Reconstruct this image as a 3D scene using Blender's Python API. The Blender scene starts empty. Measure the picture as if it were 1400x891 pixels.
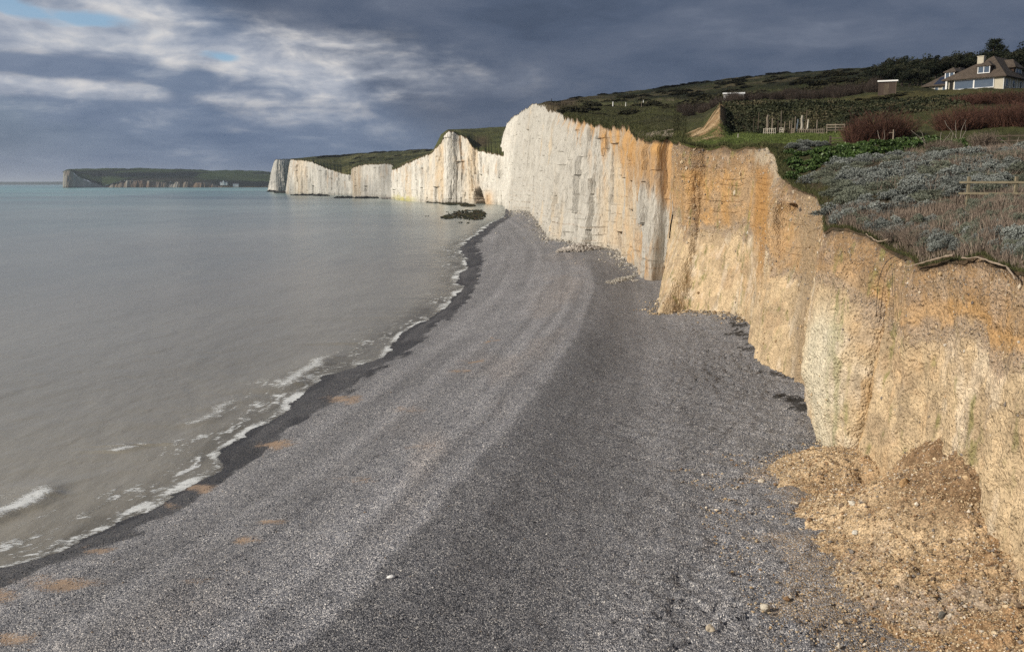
import bpy, math, random
import numpy as np
from mathutils import Vector, Matrix
rng = np.random.default_rng(7)
random.seed(7)
R = math.radians
C = bpy.context.scene.collection
# ------------------------------------------------------------------ camera model (photo coordinates 1400 x 891)
F, CU, CV, HV, H = 1250.0, 700.0, 445.5, 251.0, 18.0
PH = math.atan((CV - HV) / F)
SP, CP = math.sin(PH), math.cos(PH)

def ray(u, v):
    x = (np.asarray(u, float) - CU) / F
    yu = -(np.asarray(v, float) - CV) / F
    return x, CP + SP * yu, -SP + CP * yu

def at_z(u, v, z):
    x, y, w = ray(u, v)
    s = (z - H) / w
    return np.stack([x * s, y * s, np.broadcast_to(np.asarray(z, float), np.shape(s))], -1)

def at_d(u, v, d):
    x, y, w = ray(u, v)
    s = d / np.hypot(x, y)
    return np.stack([x * s, y * s, H + w * s], -1)

# ------------------------------------------------------------------ noise
def _h(ix, iy, iz, seed):
    h = (ix.astype(np.uint32) * np.uint32(374761393)) ^ (iy.astype(np.uint32) * np.uint32(668265263)) ^ \
        (iz.astype(np.uint32) * np.uint32(2147483647 - 57885161)) ^ np.uint32((seed * 974711 + 12345) & 0xffffffff)
    h = (h ^ (h >> np.uint32(13))) * np.uint32(1274126177)
    h = (h ^ (h >> np.uint32(16))) * np.uint32(2246822519)
    h = h ^ (h >> np.uint32(15))
    return h.astype(np.float32) * np.float32(1 / 4294967296.0)

def vn(x, y, z, seed=0):
    """value noise, about -1..1"""
    x, y, z = (np.asarray(a, np.float64) for a in np.broadcast_arrays(x, y, z))
    ix, iy, iz = np.floor(x), np.floor(y), np.floor(z)
    fx, fy, fz = (x - ix).astype(np.float32), (y - iy).astype(np.float32), (z - iz).astype(np.float32)
    ix, iy, iz = ix.astype(np.int64), iy.astype(np.int64), iz.astype(np.int64)
    fx, fy, fz = (f * f * f * (f * (f * 6 - 15) + 10) for f in (fx, fy, fz))
    def hh(a, b, c): return _h(ix + a, iy + b, iz + c, seed)
    x00 = hh(0, 0, 0) * (1 - fx) + hh(1, 0, 0) * fx
    x10 = hh(0, 1, 0) * (1 - fx) + hh(1, 1, 0) * fx
    x01 = hh(0, 0, 1) * (1 - fx) + hh(1, 0, 1) * fx
    x11 = hh(0, 1, 1) * (1 - fx) + hh(1, 1, 1) * fx
    return ((x00 * (1 - fy) + x10 * fy) * (1 - fz) + (x01 * (1 - fy) + x11 * fy) * fz) * 2 - 1

def fbm(x, y, z=0.0, o=4, seed=0, gain=.5):
    t, a, n = 0, 1.0, 0
    for k in range(o):
        t = t + a * vn(x * 2 ** k + 17.3 * k, y * 2 ** k - 9.1 * k, z * 2 ** k, seed + k)
        n += a; a *= gain
    return t / n * 1.6

def ss(a, b, x):
    t = np.clip((np.asarray(x, float) - a) / (b - a), 0, 1)
    return t * t * (3 - 2 * t)

def lerp(a, b, t): return a + (b - a) * t

def mixc(c, d, m):
    m = np.clip(m, 0, 1)[..., None]
    return c * (1 - m) + np.asarray(d, float) * m

# ------------------------------------------------------------------ object helpers
def tag(o, label=None, cat=None, group=None, kind=None):
    if label: o['label'] = label
    if cat: o['category'] = cat
    if group: o['group'] = group
    if kind: o['kind'] = kind
    return o

def thing(name, label, cat, loc=(0, 0, 0), rz=0.0, group=None):
    o = bpy.data.objects.new(name, None)
    C.objects.link(o)
    o.location = tuple(float(a) for a in loc); o.rotation_euler = (0, 0, float(rz))
    o.empty_display_size = .2
    return tag(o, label, cat, group)

def mesh_np(name, V, loops, sizes, mat, parent=None, smooth=False, attrs=None, mats=None):
    """V (n,3); loops flat vertex ids; sizes: faces' vertex counts (array or int)"""
    V = np.ascontiguousarray(V, np.float32).reshape(-1, 3)
    loops = np.ascontiguousarray(loops, np.int32).ravel()
    if np.isscalar(sizes): sizes = np.full(len(loops) // sizes, sizes, np.int32)
    sizes = np.ascontiguousarray(sizes, np.int32)
    me = bpy.data.meshes.new(name)
    me.vertices.add(len(V)); me.vertices.foreach_set('co', V.ravel())
    me.loops.add(len(loops)); me.loops.foreach_set('vertex_index', loops)
    me.polygons.add(len(sizes))
    st = np.zeros(len(sizes), np.int32); st[1:] = np.cumsum(sizes)[:-1]
    me.polygons.foreach_set('loop_start', st)
    me.polygons.foreach_set('use_smooth', np.full(len(sizes), bool(smooth)))
    for k, a in (attrs or {}).items():
        a = np.asarray(a, np.float32)
        if a.ndim > 1:
            if a.shape[-1] == 3: a = np.concatenate([a, np.ones(a.shape[:-1] + (1,), np.float32)], -1)
            at = me.attributes.new(k, 'FLOAT_COLOR', 'POINT'); at.data.foreach_set('color', np.ascontiguousarray(a).ravel())
        else:
            at = me.attributes.new(k, 'FLOAT', 'POINT'); at.data.foreach_set('value', a.ravel())
    me.update(calc_edges=True)
    me.validate()
    if mat: me.materials.append(mat)
    o = bpy.data.objects.new(name, me)
    C.objects.link(o)
    if parent is not None: o.parent = parent
    return o

def grid_obj(name, G, mat, parent=None, smooth=False, attrs=None, flip=False):
    nr, nc = G.shape[:2]
    i = np.arange(nr - 1)[:, None] * nc + np.arange(nc - 1)[None]
    q = np.stack([i, i + 1, i + nc + 1, i + nc], -1)
    if flip: q = q[..., ::-1]
    at = {k: np.asarray(a).reshape((nr * nc,) + np.asarray(a).shape[2:]) for k, a in (attrs or {}).items()}
    return mesh_np(name, G.reshape(-1, 3), q, 4, mat, parent, smooth, at)

class MB:
    """collects boxes, prisms, tubes and loose faces into one mesh"""
    def __init__(s): s.v = []; s.f = []
    def add(s, vs, fs):
        b = len(s.v)
        s.v += [tuple(float(a) for a in p) for p in vs]; s.f += [tuple(b + i for i in f) for f in fs]
        return s
    def box(s, x0, x1, y0, y1, z0, z1):
        vs = [(x, y, z) for z in (z0, z1) for y in (y0, y1) for x in (x0, x1)]
        return s.add(vs, [(0, 2, 3, 1), (4, 5, 7, 6), (0, 1, 5, 4), (2, 6, 7, 3), (0, 4, 6, 2), (1, 3, 7, 5)])
    def tube(s, pts, rad, n=6, caps=True):
        pts = [Vector(p) for p in pts]
        rad = rad if hasattr(rad, '__len__') else [rad] * len(pts)
        vs, fs = [], []
        for i, p in enumerate(pts):
            t = (pts[min(i + 1, len(pts) - 1)] - pts[max(i - 1, 0)]).normalized()
            a = t.cross(Vector((.13, .97, .21)));
            if a.length < 1e-3: a = t.cross(Vector((1, 0, 0)))
            a.normalize(); b = t.cross(a)
            for k in range(n):
                an = 2 * math.pi * k / n
                vs.append(p + (a * math.cos(an) + b * math.sin(an)) * rad[i])
        for i in range(len(pts) - 1):
            for k in range(n):
                k2 = (k + 1) % n
                fs.append((i * n + k, i * n + k2, (i + 1) * n + k2, (i + 1) * n + k))
        if caps:
            fs.append(tuple(range(n))[::-1]); fs.append(tuple((len(pts) - 1) * n + k for k in range(n)))
        return s.add(vs, fs)
    def bar(s, a, b, w, h=None):
        """square bar between two points, w across, h high"""
        h = h or w
        a, b = Vector(a), Vector(b)
        t = (b - a).normalized()
        up = Vector((0, 0, 1)) if abs(t.z) < .9 else Vector((0, 1, 0))
        r = t.cross(up).normalized(); up = r.cross(t)
        vs = [p + r * sx * w / 2 + up * sz * h / 2 for p in (a, b) for sz in (-1, 1) for sx in (-1, 1)]
        return s.add(vs, [(0, 1, 3, 2), (4, 6, 7, 5), (0, 4, 5, 1), (2, 3, 7, 6), (0, 2, 6, 4), (1, 5, 7, 3)])
    def build(s, name, mat, parent=None, smooth=False, bevel=0):
        loops = [i for f in s.f for i in f]
        o = mesh_np(name, np.array(s.v), loops, np.array([len(f) for f in s.f]), mat, parent, smooth)
        if bevel:
            m = o.modifiers.new('Bevel', 'BEVEL'); m.width = bevel; m.segments = 2; m.limit_method = 'ANGLE'
        return o

def copy_tree(o, loc, rz, scale=1.0, label=None):
    c = o.copy(); C.objects.link(c)
    c.location = tuple(float(a) for a in loc); c.rotation_euler = (0, 0, float(rz))
    c.scale = scale if hasattr(scale, '__len__') else (scale,) * 3
    if label: c['label'] = label
    for ch in KIDS[o.name]:
        d = ch.copy(); C.objects.link(d); d.parent = c
    return c
KIDS = {}

# ------------------------------------------------------------------ materials
class NT:
    """thin wrapper over a node tree"""
    def __init__(s, tree): s.t = tree; s.n = tree.nodes; s.l = tree.links
    def node(s, typ, **kw):
        n = s.n.new(typ)
        for k, v in kw.items():
            if k.startswith('i_'):
                key = k[2:]
                key = int(key) if key.isdigit() else key.replace('_', ' ')
                s.set(n.inputs[key], v)
            else: setattr(n, k, v)
        return n
    def set(s, inp, v):
        if isinstance(v, bpy.types.NodeSocket): s.l.new(v, inp)
        elif isinstance(v, bpy.types.Node): s.l.new(v.outputs[0], inp)
        else:
            try: inp.default_value = v
            except Exception: inp.default_value = (*v, 1.0)
    def math(s, op, a, b=0.0, c=0.0, clamp=False):
        n = s.n.new('ShaderNodeMath'); n.operation = op; n.use_clamp = clamp
        for i, v in enumerate((a, b, c)): s.set(n.inputs[i], v)
        return n.outputs[0]
    def vmul(s, v, k):
        n = s.n.new('ShaderNodeVectorMath'); n.operation = 'MULTIPLY'
        s.set(n.inputs[0], v); s.set(n.inputs[1], k); return n.outputs[0]
    def vadd(s, v, k):
        n = s.n.new('ShaderNodeVectorMath'); n.operation = 'ADD'
        s.set(n.inputs[0], v); s.set(n.inputs[1], k); return n.outputs[0]
    def noise(s, vec, scale, detail=4.0, rough=.5, dist=0.0, out=0):
        n = s.node('ShaderNodeTexNoise'); s.set(n.inputs['Vector'], vec)
        n.inputs['Scale'].default_value = scale; n.inputs['Detail'].default_value = detail
        n.inputs['Roughness'].default_value = rough; n.inputs['Distortion'].default_value = dist
        return n.outputs[out]
    def vor(s, vec, scale, feature='F1', rand=1.0):
        n = s.node('ShaderNodeTexVoronoi', feature=feature); s.set(n.inputs['Vector'], vec)
        n.inputs['Scale'].default_value = scale; n.inputs['Randomness'].default_value = rand
        return n
    def ramp(s, fac, stops, interp='LINEAR'):
        n = s.node('ShaderNodeValToRGB'); s.set(n.inputs[0], fac); cr = n.color_ramp; cr.interpolation = interp
        while len(cr.elements) < len(stops): cr.elements.new(.5)
        for e, (p, c) in zip(cr.elements, stops):
            e.position = p; e.color = (c, c, c, 1) if np.isscalar(c) else (*c, 1)
        return n.outputs[0]
    def mix(s, fac, a, b, typ='MIX'):
        n = s.node('ShaderNodeMix', data_type='RGBA', blend_type=typ)
        s.set(n.inputs[0], fac); s.set(n.inputs[6], a); s.set(n.inputs[7], b)
        return n.outputs[2]
    def mrange(s, v, a, b, c=0.0, d=1.0, smooth=False):
        n = s.node('ShaderNodeMapRange'); n.interpolation_type = 'SMOOTHSTEP' if smooth else 'LINEAR'
        for i, q in enumerate((v, a, b, c, d)): s.set(n.inputs[i], q)
        return n.outputs[0]
    def attr(s, name, out=0):
        n = s.node('ShaderNodeAttribute', attribute_name=name); return n.outputs[out]
    def bump(s, h, dist, strength=1.0, normal=None):
        n = s.node('ShaderNodeBump'); s.set(n.inputs['Height'], h)
        n.inputs['Distance'].default_value = dist; n.inputs['Strength'].default_value = strength
        if normal is not None: s.set(n.inputs['Normal'], normal)
        return n.outputs[0]

def mat(name):
    m = bpy.data.materials.new(name); m.use_nodes = True
    nt = NT(m.node_tree); nt.n.clear()
    out = nt.node('ShaderNodeOutputMaterial')
    b = nt.node('ShaderNodeBsdfPrincipled')
    nt.l.new(b.outputs[0], out.inputs['Surface'])
    nt.b, nt.out = b, out
    nt.pos = nt.node('ShaderNodeNewGeometry').outputs['Position']
    return m, nt

def simple_mat(name, col, rough=.7, var=.35, scale=6.0, spec=.3, bump=.0, stretch=(1, 1, 1), objrand=0.0, metallic=0.0):
    m, nt = mat(name)
    tc = nt.node('ShaderNodeTexCoord').outputs['Object']
    v = nt.vmul(tc, stretch)
    n = nt.noise(v, scale, 5.0, .6)
    n2 = nt.noise(v, scale * 6, 3.0, .6)
    f = nt.math('ADD', nt.math('MULTIPLY', n, .65), nt.math('MULTIPLY', n2, .35))
    k = nt.mrange(f, .3, .7, 1 - var, 1 + var)
    if objrand:
        r = nt.node('ShaderNodeObjectInfo').outputs['Random']
        k = nt.math('MULTIPLY', k, nt.mrange(r, 0, 1, 1 - objrand, 1 + objrand))
    c = nt.node('ShaderNodeVectorMath', operation='SCALE'); c.inputs[0].default_value = col; nt.set(c.inputs['Scale'], k)
    nt.set(nt.b.inputs['Base Color'], c.outputs[0])
    nt.b.inputs['Roughness'].default_value = rough
    nt.b.inputs['Specular IOR Level'].default_value = spec
    nt.b.inputs['Metallic'].default_value = metallic
    if bump: nt.set(nt.b.inputs['Normal'], nt.bump(f, bump))
    return m

# ------------------------------------------------------------------ scene, light, camera
scn = bpy.context.scene
scn.render.engine = 'CYCLES'
scn.view_settings.view_transform = 'Standard'; scn.view_settings.look = 'None'
scn.view_settings.exposure = 0.0; scn.view_settings.gamma = 1.0; scn.view_settings.use_curve_mapping = False
scn.cycles.max_bounces = 5; scn.cycles.diffuse_bounces = 2; scn.cycles.glossy_bounces = 2
scn.cycles.transparent_max_bounces = 12; scn.cycles.volume_bounces = 0
scn.cycles.use_denoising = False
scn.cycles.sample_clamp_indirect = 4.0

cam = bpy.data.cameras.new('camera'); co = bpy.data.objects.new('camera', cam); C.objects.link(co)
co.location = (0, 0, H); co.rotation_euler = (R(90) - PH, 0, 0)
cam.sensor_width = 36.0; cam.lens = F / 1400 * 36.0; cam.clip_start = .1; cam.clip_end = 120000
scn.camera = co

SAZ, SEL = R(-113), R(27)
sunv = Vector((math.sin(SAZ) * math.cos(SEL), math.cos(SAZ) * math.cos(SEL), math.sin(SEL)))
sl = bpy.data.lights.new('sun', 'SUN'); sl.energy = 5.0; sl.angle = R(.53); sl.color = (1.0, .93, .82)
so = bpy.data.objects.new('sun', sl); C.objects.link(so)
so.rotation_euler = sunv.to_track_quat('Z', 'Y').to_euler(); so.location = (-300, -200, 300)
# ------------------------------------------------------------------ sky: clear Nishita air seen through gaps in layered cloud
w = bpy.data.worlds.new('World'); scn.world = w; w.use_nodes = True
nt = NT(w.node_tree); nt.n.clear()
wo = nt.node('ShaderNodeOutputWorld'); bg = nt.node('ShaderNodeBackground'); nt.l.new(bg.outputs[0], wo.inputs[0])
STR = .10
bg.inputs[1].default_value = STR
sky = nt.node('ShaderNodeTexSky', sky_type='NISHITA'); sky.sun_disc = False
sky.sun_elevation = SEL; sky.sun_rotation = SAZ % (2 * math.pi)
sky.air_density = 1.0; sky.dust_density = 1.0; sky.altitude = 20
tc = nt.node('ShaderNodeTexCoord').outputs['Generated']
sx = nt.node('ShaderNodeSeparateXYZ'); nt.l.new(tc, sx.inputs[0])
az = nt.math('ARCTAN2', sx.outputs[0], sx.outputs[1])       # radians, 0 = straight ahead
el = nt.math('ARCSINE', sx.outputs[2])
el = nt.math('MAXIMUM', el, 0.0)
def vec(a, b, c=0.0):
    n = nt.node('ShaderNodeCombineXYZ')
    for i, q in enumerate((a, b, c)): nt.set(n.inputs[i], q)
    return n.outputs[0]
M = nt.math
def gauss(a0, e0, sa, se, rot=0.0):
    """soft spot on the sky at azimuth a0, elevation e0 (radians)"""
    da, de = M('SUBTRACT', az, a0), M('SUBTRACT', el, e0)
    c, s_ = math.cos(rot), math.sin(rot)
    p = M('DIVIDE', M('ADD', M('MULTIPLY', da, c), M('MULTIPLY', de, s_)), sa)
    q = M('DIVIDE', M('SUBTRACT', M('MULTIPLY', de, c), M('MULTIPLY', da, s_)), se)
    r2 = M('ADD', M('MULTIPLY', p, p), M('MULTIPLY', q, q))
    return M('POWER', 2.718, M('MULTIPLY', r2, -1.0))
def U(u): return math.atan((u - CU) / F)
def V(v): return (HV - v) / F
P = vec(M('MULTIPLY', az, 5.0), M('MULTIPLY', el, 17.0), 3.1)
warp = nt.noise(P, 1.3, 3.0, .5, 0.0, 1)
wv = nt.vmul(nt.vadd(warp, (-.5, -.5, -.5)), (.5, .5, .5))
Pw = nt.vadd(P, wv)
n_big = nt.noise(Pw, .9, 6.0, .55)
n_mid = nt.noise(nt.vadd(Pw, (5.2, 1.7, 0)), 2.2, 8.0, .58)
Ps = nt.vadd(vec(M('MULTIPLY', az, 3.2), M('MULTIPLY', el, 30.0), 7.7), wv)
n_str = nt.noise(Ps, 1.5, 6.0, .52)
n_fine = nt.noise(nt.vadd(vec(M('MULTIPLY', az, 9.0), M('MULTIPLY', el, 23.0), 1.0), wv), 2.0, 7.0, .55)
K = 1.0 / STR
def col(r, g, b):
    f = lambda c: ((c / 255 + .055) / 1.055) ** 2.4 if c > 10 else c / 255 / 12.92
    return (f(r) * K, f(g) * K, f(b) * K)
# slate cloud deck, mottled
deck = nt.ramp(M('ADD', M('MULTIPLY', n_big, .6), M('MULTIPLY', n_mid, .4)), [(.32, col(70, 82, 102)), (.46, col(83, 95, 116)), (.58, col(97, 107, 126)), (.74, col(124, 132, 148))])
# low band of far cloud towards the horizon
low = nt.ramp(nt.math('ADD', nt.math('MULTIPLY', n_str, .6), nt.math('MULTIPLY', n_mid, .4)), [(.3, col(97, 114, 140)), (.5, col(115, 129, 152)), (.7, col(147, 156, 172))])
lowm = nt.mrange(M('ADD', el, M('MULTIPLY', M('SUBTRACT', n_mid, .5), .05)), .005, .075, 1.0, 0.0, True)
leftm = nt.mrange(M('ADD', az, M('MULTIPLY', M('SUBTRACT', n_big, .5), .25)), -.22, .10, 1.0, 0.0, True)
base = nt.mix(M('MULTIPLY', lowm, M('MAXIMUM', leftm, .25)), deck, low)
# left field of broken cloud: blue slate cloud bodies with bright rims and thin white veil
body = nt.ramp(n_mid, [(.3, col(90, 108, 136)), (.55, col(114, 129, 153)), (.75, col(160, 168, 182))])
fieldm = M('MULTIPLY', leftm, nt.mrange(M('ADD', el, M('MULTIPLY', az, .55)), .035, -.02, 0.0, 1.0, True))
base = nt.mix(fieldm, base, body)
veil = gauss(U(150), V(84), .34, .040, -.06)
veil2 = gauss(U(330), V(98), .17, .036, -.12)
veil3 = gauss(U(90), V(138), .22, .0115, -.03)
veil4 = gauss(U(330), V(170), .16, .014, .03)
veil5 = gauss(U(455), V(120), .05, .02, 0)
veil6 = gauss(U(150), V(28), .16, .018, -.22)
vs = veil
for q, k in ((veil2, 1.0), (veil3, 1.25), (veil4, .7), (veil5, .85), (veil6, 1.0)):
    vs = M('MAXIMUM', vs, M('MULTIPLY', q, k))
dk = M('MAXIMUM', gauss(U(90), V(112), .15, .0105, -.045), M('MAXIMUM', M('MULTIPLY', gauss(U(60), V(182), .17, .030, 0), 1.0), gauss(U(275), V(128), .03, .016, .5)))
nn = M('ADD', M('MULTIPLY', n_str, .45), M('MULTIPLY', n_fine, .55))
wm = M('SUBTRACT', M('ADD', M('MULTIPLY', vs, .62), M('MULTIPLY', M('SUBTRACT', nn, .5), 1.45)), M('MULTIPLY', dk, .62))
wmask = M('MULTIPLY', nt.mrange(wm, .02, .66, 0.0, 1.0, True), nt.mrange(vs, .04, .40, 0.0, 1.0, True))
white = nt.ramp(n_fine, [(.3, col(150, 160, 178)), (.50, col(188, 192, 201)), (.66, col(224, 221, 219))])
base = nt.mix(M('MULTIPLY', wmask, .92), base, white)
# gaps of clear air
gap = M('MAXIMUM', gauss(U(30), V(45), .07, .013, -.28), M('MAXIMUM', M('MULTIPLY', gauss(U(140), V(58), .065, .011, -.1), .85), M('MULTIPLY', gauss(U(310), V(92), .03, .008, -.1), .8)))
gm = nt.mrange(M('ADD', gap, M('MULTIPLY', M('SUBTRACT', n_fine, .5), 1.4)), .45, .85, 0.0, .9, True)
clear = nt.mix(.6, sky.outputs[0], (*col(136, 184, 222),))
base = nt.mix(gm, base, clear)
# horizon brightening in the far left
hz = M('MULTIPLY', M('MULTIPLY', nt.mrange(el, 0, .035, 1, 0, True), nt.mrange(az, -.62, .0, 1, 0, True)), .5)
base = nt.mix(hz, base, col(148, 157, 176))
# behind and above the camera the cloud is broken and the sky is open round the sun
sunside = nt.mrange(M('ADD', M('MULTIPLY', sx.outputs[0], sunv.x), M('ADD', M('MULTIPLY', sx.outputs[1], sunv.y), M('MULTIPLY', sx.outputs[2], sunv.z))), -.1, .7, 0.0, .8, True)
base = nt.mix(sunside, base, nt.mix(nt.mrange(n_big, .4, .6), sky.outputs[0], col(170, 176, 188)))
nt.set(bg.inputs[0], base)
ZB = 3.0
# ------------------------------------------------------------------ beach profile
def poly_xy(pts, z):
    P = at_z(np.array([p[0] for p in pts], float), np.array([p[1] for p in pts], float), z)
    i = np.argsort(P[:, 1]); return P[i, 0], P[i, 1]
WL = [(-700, 1090), (-300, 885), (-100, 812), (0, 777), (60, 762), (110, 741), (150, 727), (200, 700), (240, 676), (285, 650), (313, 634), (320, 612), (352, 590), (372, 574), (398, 553), (416, 533), (440, 518),
      (462, 508), (492, 499), (528, 487), (545, 468), (562, 452), (590, 436), (606, 423), (628, 402), (631, 388), (628, 376), (638, 362), (630, 350), (624, 341), (640, 329), (655, 320), (664, 311), (676, 303), (690, 297)]
xw_, yw_ = poly_xy(WL, .12)
WET = [(-500, 1100), (-100, 845), (0, 808), (60, 790), (120, 765), (190, 730), (240, 700), (280, 673), (330, 634), (372, 606), (400, 585), (428, 570), (450, 552), (500, 522), (560, 482), (590, 452), (628, 424), (645, 402),
       (655, 380), (661, 355), (652, 338), (664, 322), (680, 308), (700, 300)]
xq_, yq_ = poly_xy(WET, 1.0)
CREST = [(150, 1100), (290, 985), (400, 891), (470, 830), (520, 777), (600, 692), (660, 622), (720, 553), (760, 503), (795, 446), (808, 410), (812, 385), (806, 358), (790, 335), (768, 318), (745, 305), (725, 296), (712, 292)]
xc_, yc_ = poly_xy(CREST, 3.6)
def XW(y): return np.interp(y, yw_, xw_)
def XQ(y): return np.interp(y, yq_, xq_)
def XC(y): return np.interp(y, yc_, xc_)
def beach_z(x, y, fine=True):
    xw, xc = XW(y), XC(y)
    fade = ss(330, 120, y)
    zc = 3.0 + .62 * fade
    a = (x - xw) / np.maximum(xc - xw, 2.0)
    up = np.where(a < 0, -.13 * (xw - x), zc * (1 - (1 - np.clip(a, 0, 1)) ** 1.45))
    up = .12 + np.maximum(up, -2.5) * np.where(a < 0, 1, (zc - .12) / zc)
    b = x - xc
    back = zc - (.62 * fade + .12) * ss(0, 7.5, b) + .42 * ss(9, 24, b) * ss(20, 45, y) * fade + .02 * b * 0
    z = np.where(a < 1, up, back)
    # storm berms and cusps
    sh = fbm(y / 13, 0, 0, 2, 71)
    bt_ = xc - x
    for k_, b0 in enumerate((2.0, 3.9, 6.4)):
        q_ = bt_ - b0 - .5 * sh - .3 * k_ * fbm(y / 21, 0, k_, 2, 88)
        z = z + .06 * np.exp(-(q_ / np.where(q_ < 0, .35, 1.0)) ** 2) * ss(190, 90, y)
    z = z + .16 * ss(-.1, .06, a) * ss(.5, .1, a) * fbm(y / 5.5, x / 9, 0, 3, 72)
    z = z + .95 * np.exp(-((x - 25.5) / 5.5) ** 2 - ((y - 93) / 15) ** 2)
    if fine:
        rough = ss(4, 14, b) * ss(140, 80, y)
        n = fbm(x / 1.5, y / 1.0, 0, 3, 73); n2 = fbm(x / .55, y / .4, 0, 3, 74)
        z = z + .05 * n * (1 - rough) * ss(.02, .2, a) + rough * (.13 * n - .26 * ss(.30, .55, n + n2 * .6) * ss(-.2, .3, fbm(x / 8, y / 8, 0, 2, 89)) + .06 * n2) + .018 * n2
        z = z + .10 * fbm(x / 6, y / 6, 0, 3, 75)* ss(.1, .3, a)
    return z

# ------------------------------------------------------------------ cliffs
ZB = 3.0
def st(uf, vf, ut, vt, ds, tm=.5, mu=0.0, md=0.0, zf=ZB, d=None):
    """one station along the cliff: foot, top and how far the face bulges between (mu photo px sideways, md metres outwards)"""
    if d is not None:
        f = at_d(uf, HV, d); f[2] = zf
    else:
        f = at_z(uf, vf, zf)
        if zf == ZB:
            for _ in range(8): f = at_z(uf, vf, float(beach_z(f[None, 0], f[None, 1], False)[0]))
    df = math.hypot(f[0], f[1])
    t = at_d(ut, vt, df + ds)
    e = np.array([f[0], f[1]]) / df
    m = mu / F * df * np.array([e[1], -e[0]]) + md * e
    return (f, t, tm, m)
def stp(x, y, xt, zt):
    return (np.array([x, y, ZB]), np.array([xt, y, zt]), .5, np.zeros(2))

def resample(sts, k=.0013, par=None):
    """walk the polyline of stations with a step that suits the distance from the beach view"""
    out_f, out_t, out_tm, out_m, out_p = [], [], [], [], []
    for i in range(len(sts) - 1):
        a, b = sts[i], sts[i + 1]
        L = max(np.linalg.norm(a[0][:2] - b[0][:2]), np.linalg.norm(a[1][:2] - b[1][:2]), .05)
        d = max(12., min(np.hypot(*a[0][:2]), np.hypot(*b[0][:2])))
        # edge-on walls need fewer columns
        e = a[0][:2] / max(np.hypot(*a[0][:2]), 1)
        tdir = (b[0][:2] - a[0][:2]); tdir = tdir / max(np.hypot(*tdir), 1e-6)
        side = abs(tdir[0] * e[1] - tdir[1] * e[0])
        n = int(np.ceil(L * (.25 + .75 * side) / (k * d))) + 2
        q = np.linspace(0, 1, n, endpoint=(i == len(sts) - 2))
        out_f.append(lerp(a[0], b[0], q[:, None])); out_t.append(lerp(a[1], b[1], q[:, None]))
        out_tm.append(lerp(a[2], b[2], q)); out_m.append(lerp(a[3], b[3], q[:, None]))
        out_p.append(lerp(np.array(par[i]), np.array(par[i + 1]), q[:, None]))
    return [np.concatenate(x) for x in (out_f, out_t, out_tm, out_m, out_p)]

def smooth1(a, w):
    """box blur twice along axis 0"""
    for _ in range(2):
        p = np.concatenate([np.repeat(a[:1], w, 0), a, np.repeat(a[-1:], w, 0)])
        c = np.cumsum(np.concatenate([np.zeros((1,) + a.shape[1:]), p]), 0)
        a = (c[2 * w + 1:] - c[:-2 * w - 1]) / (2 * w + 1)
    return a

def ridged(x, y, z, seed): return 1 - 2 * np.abs(vn(x, y, z, seed))

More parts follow.
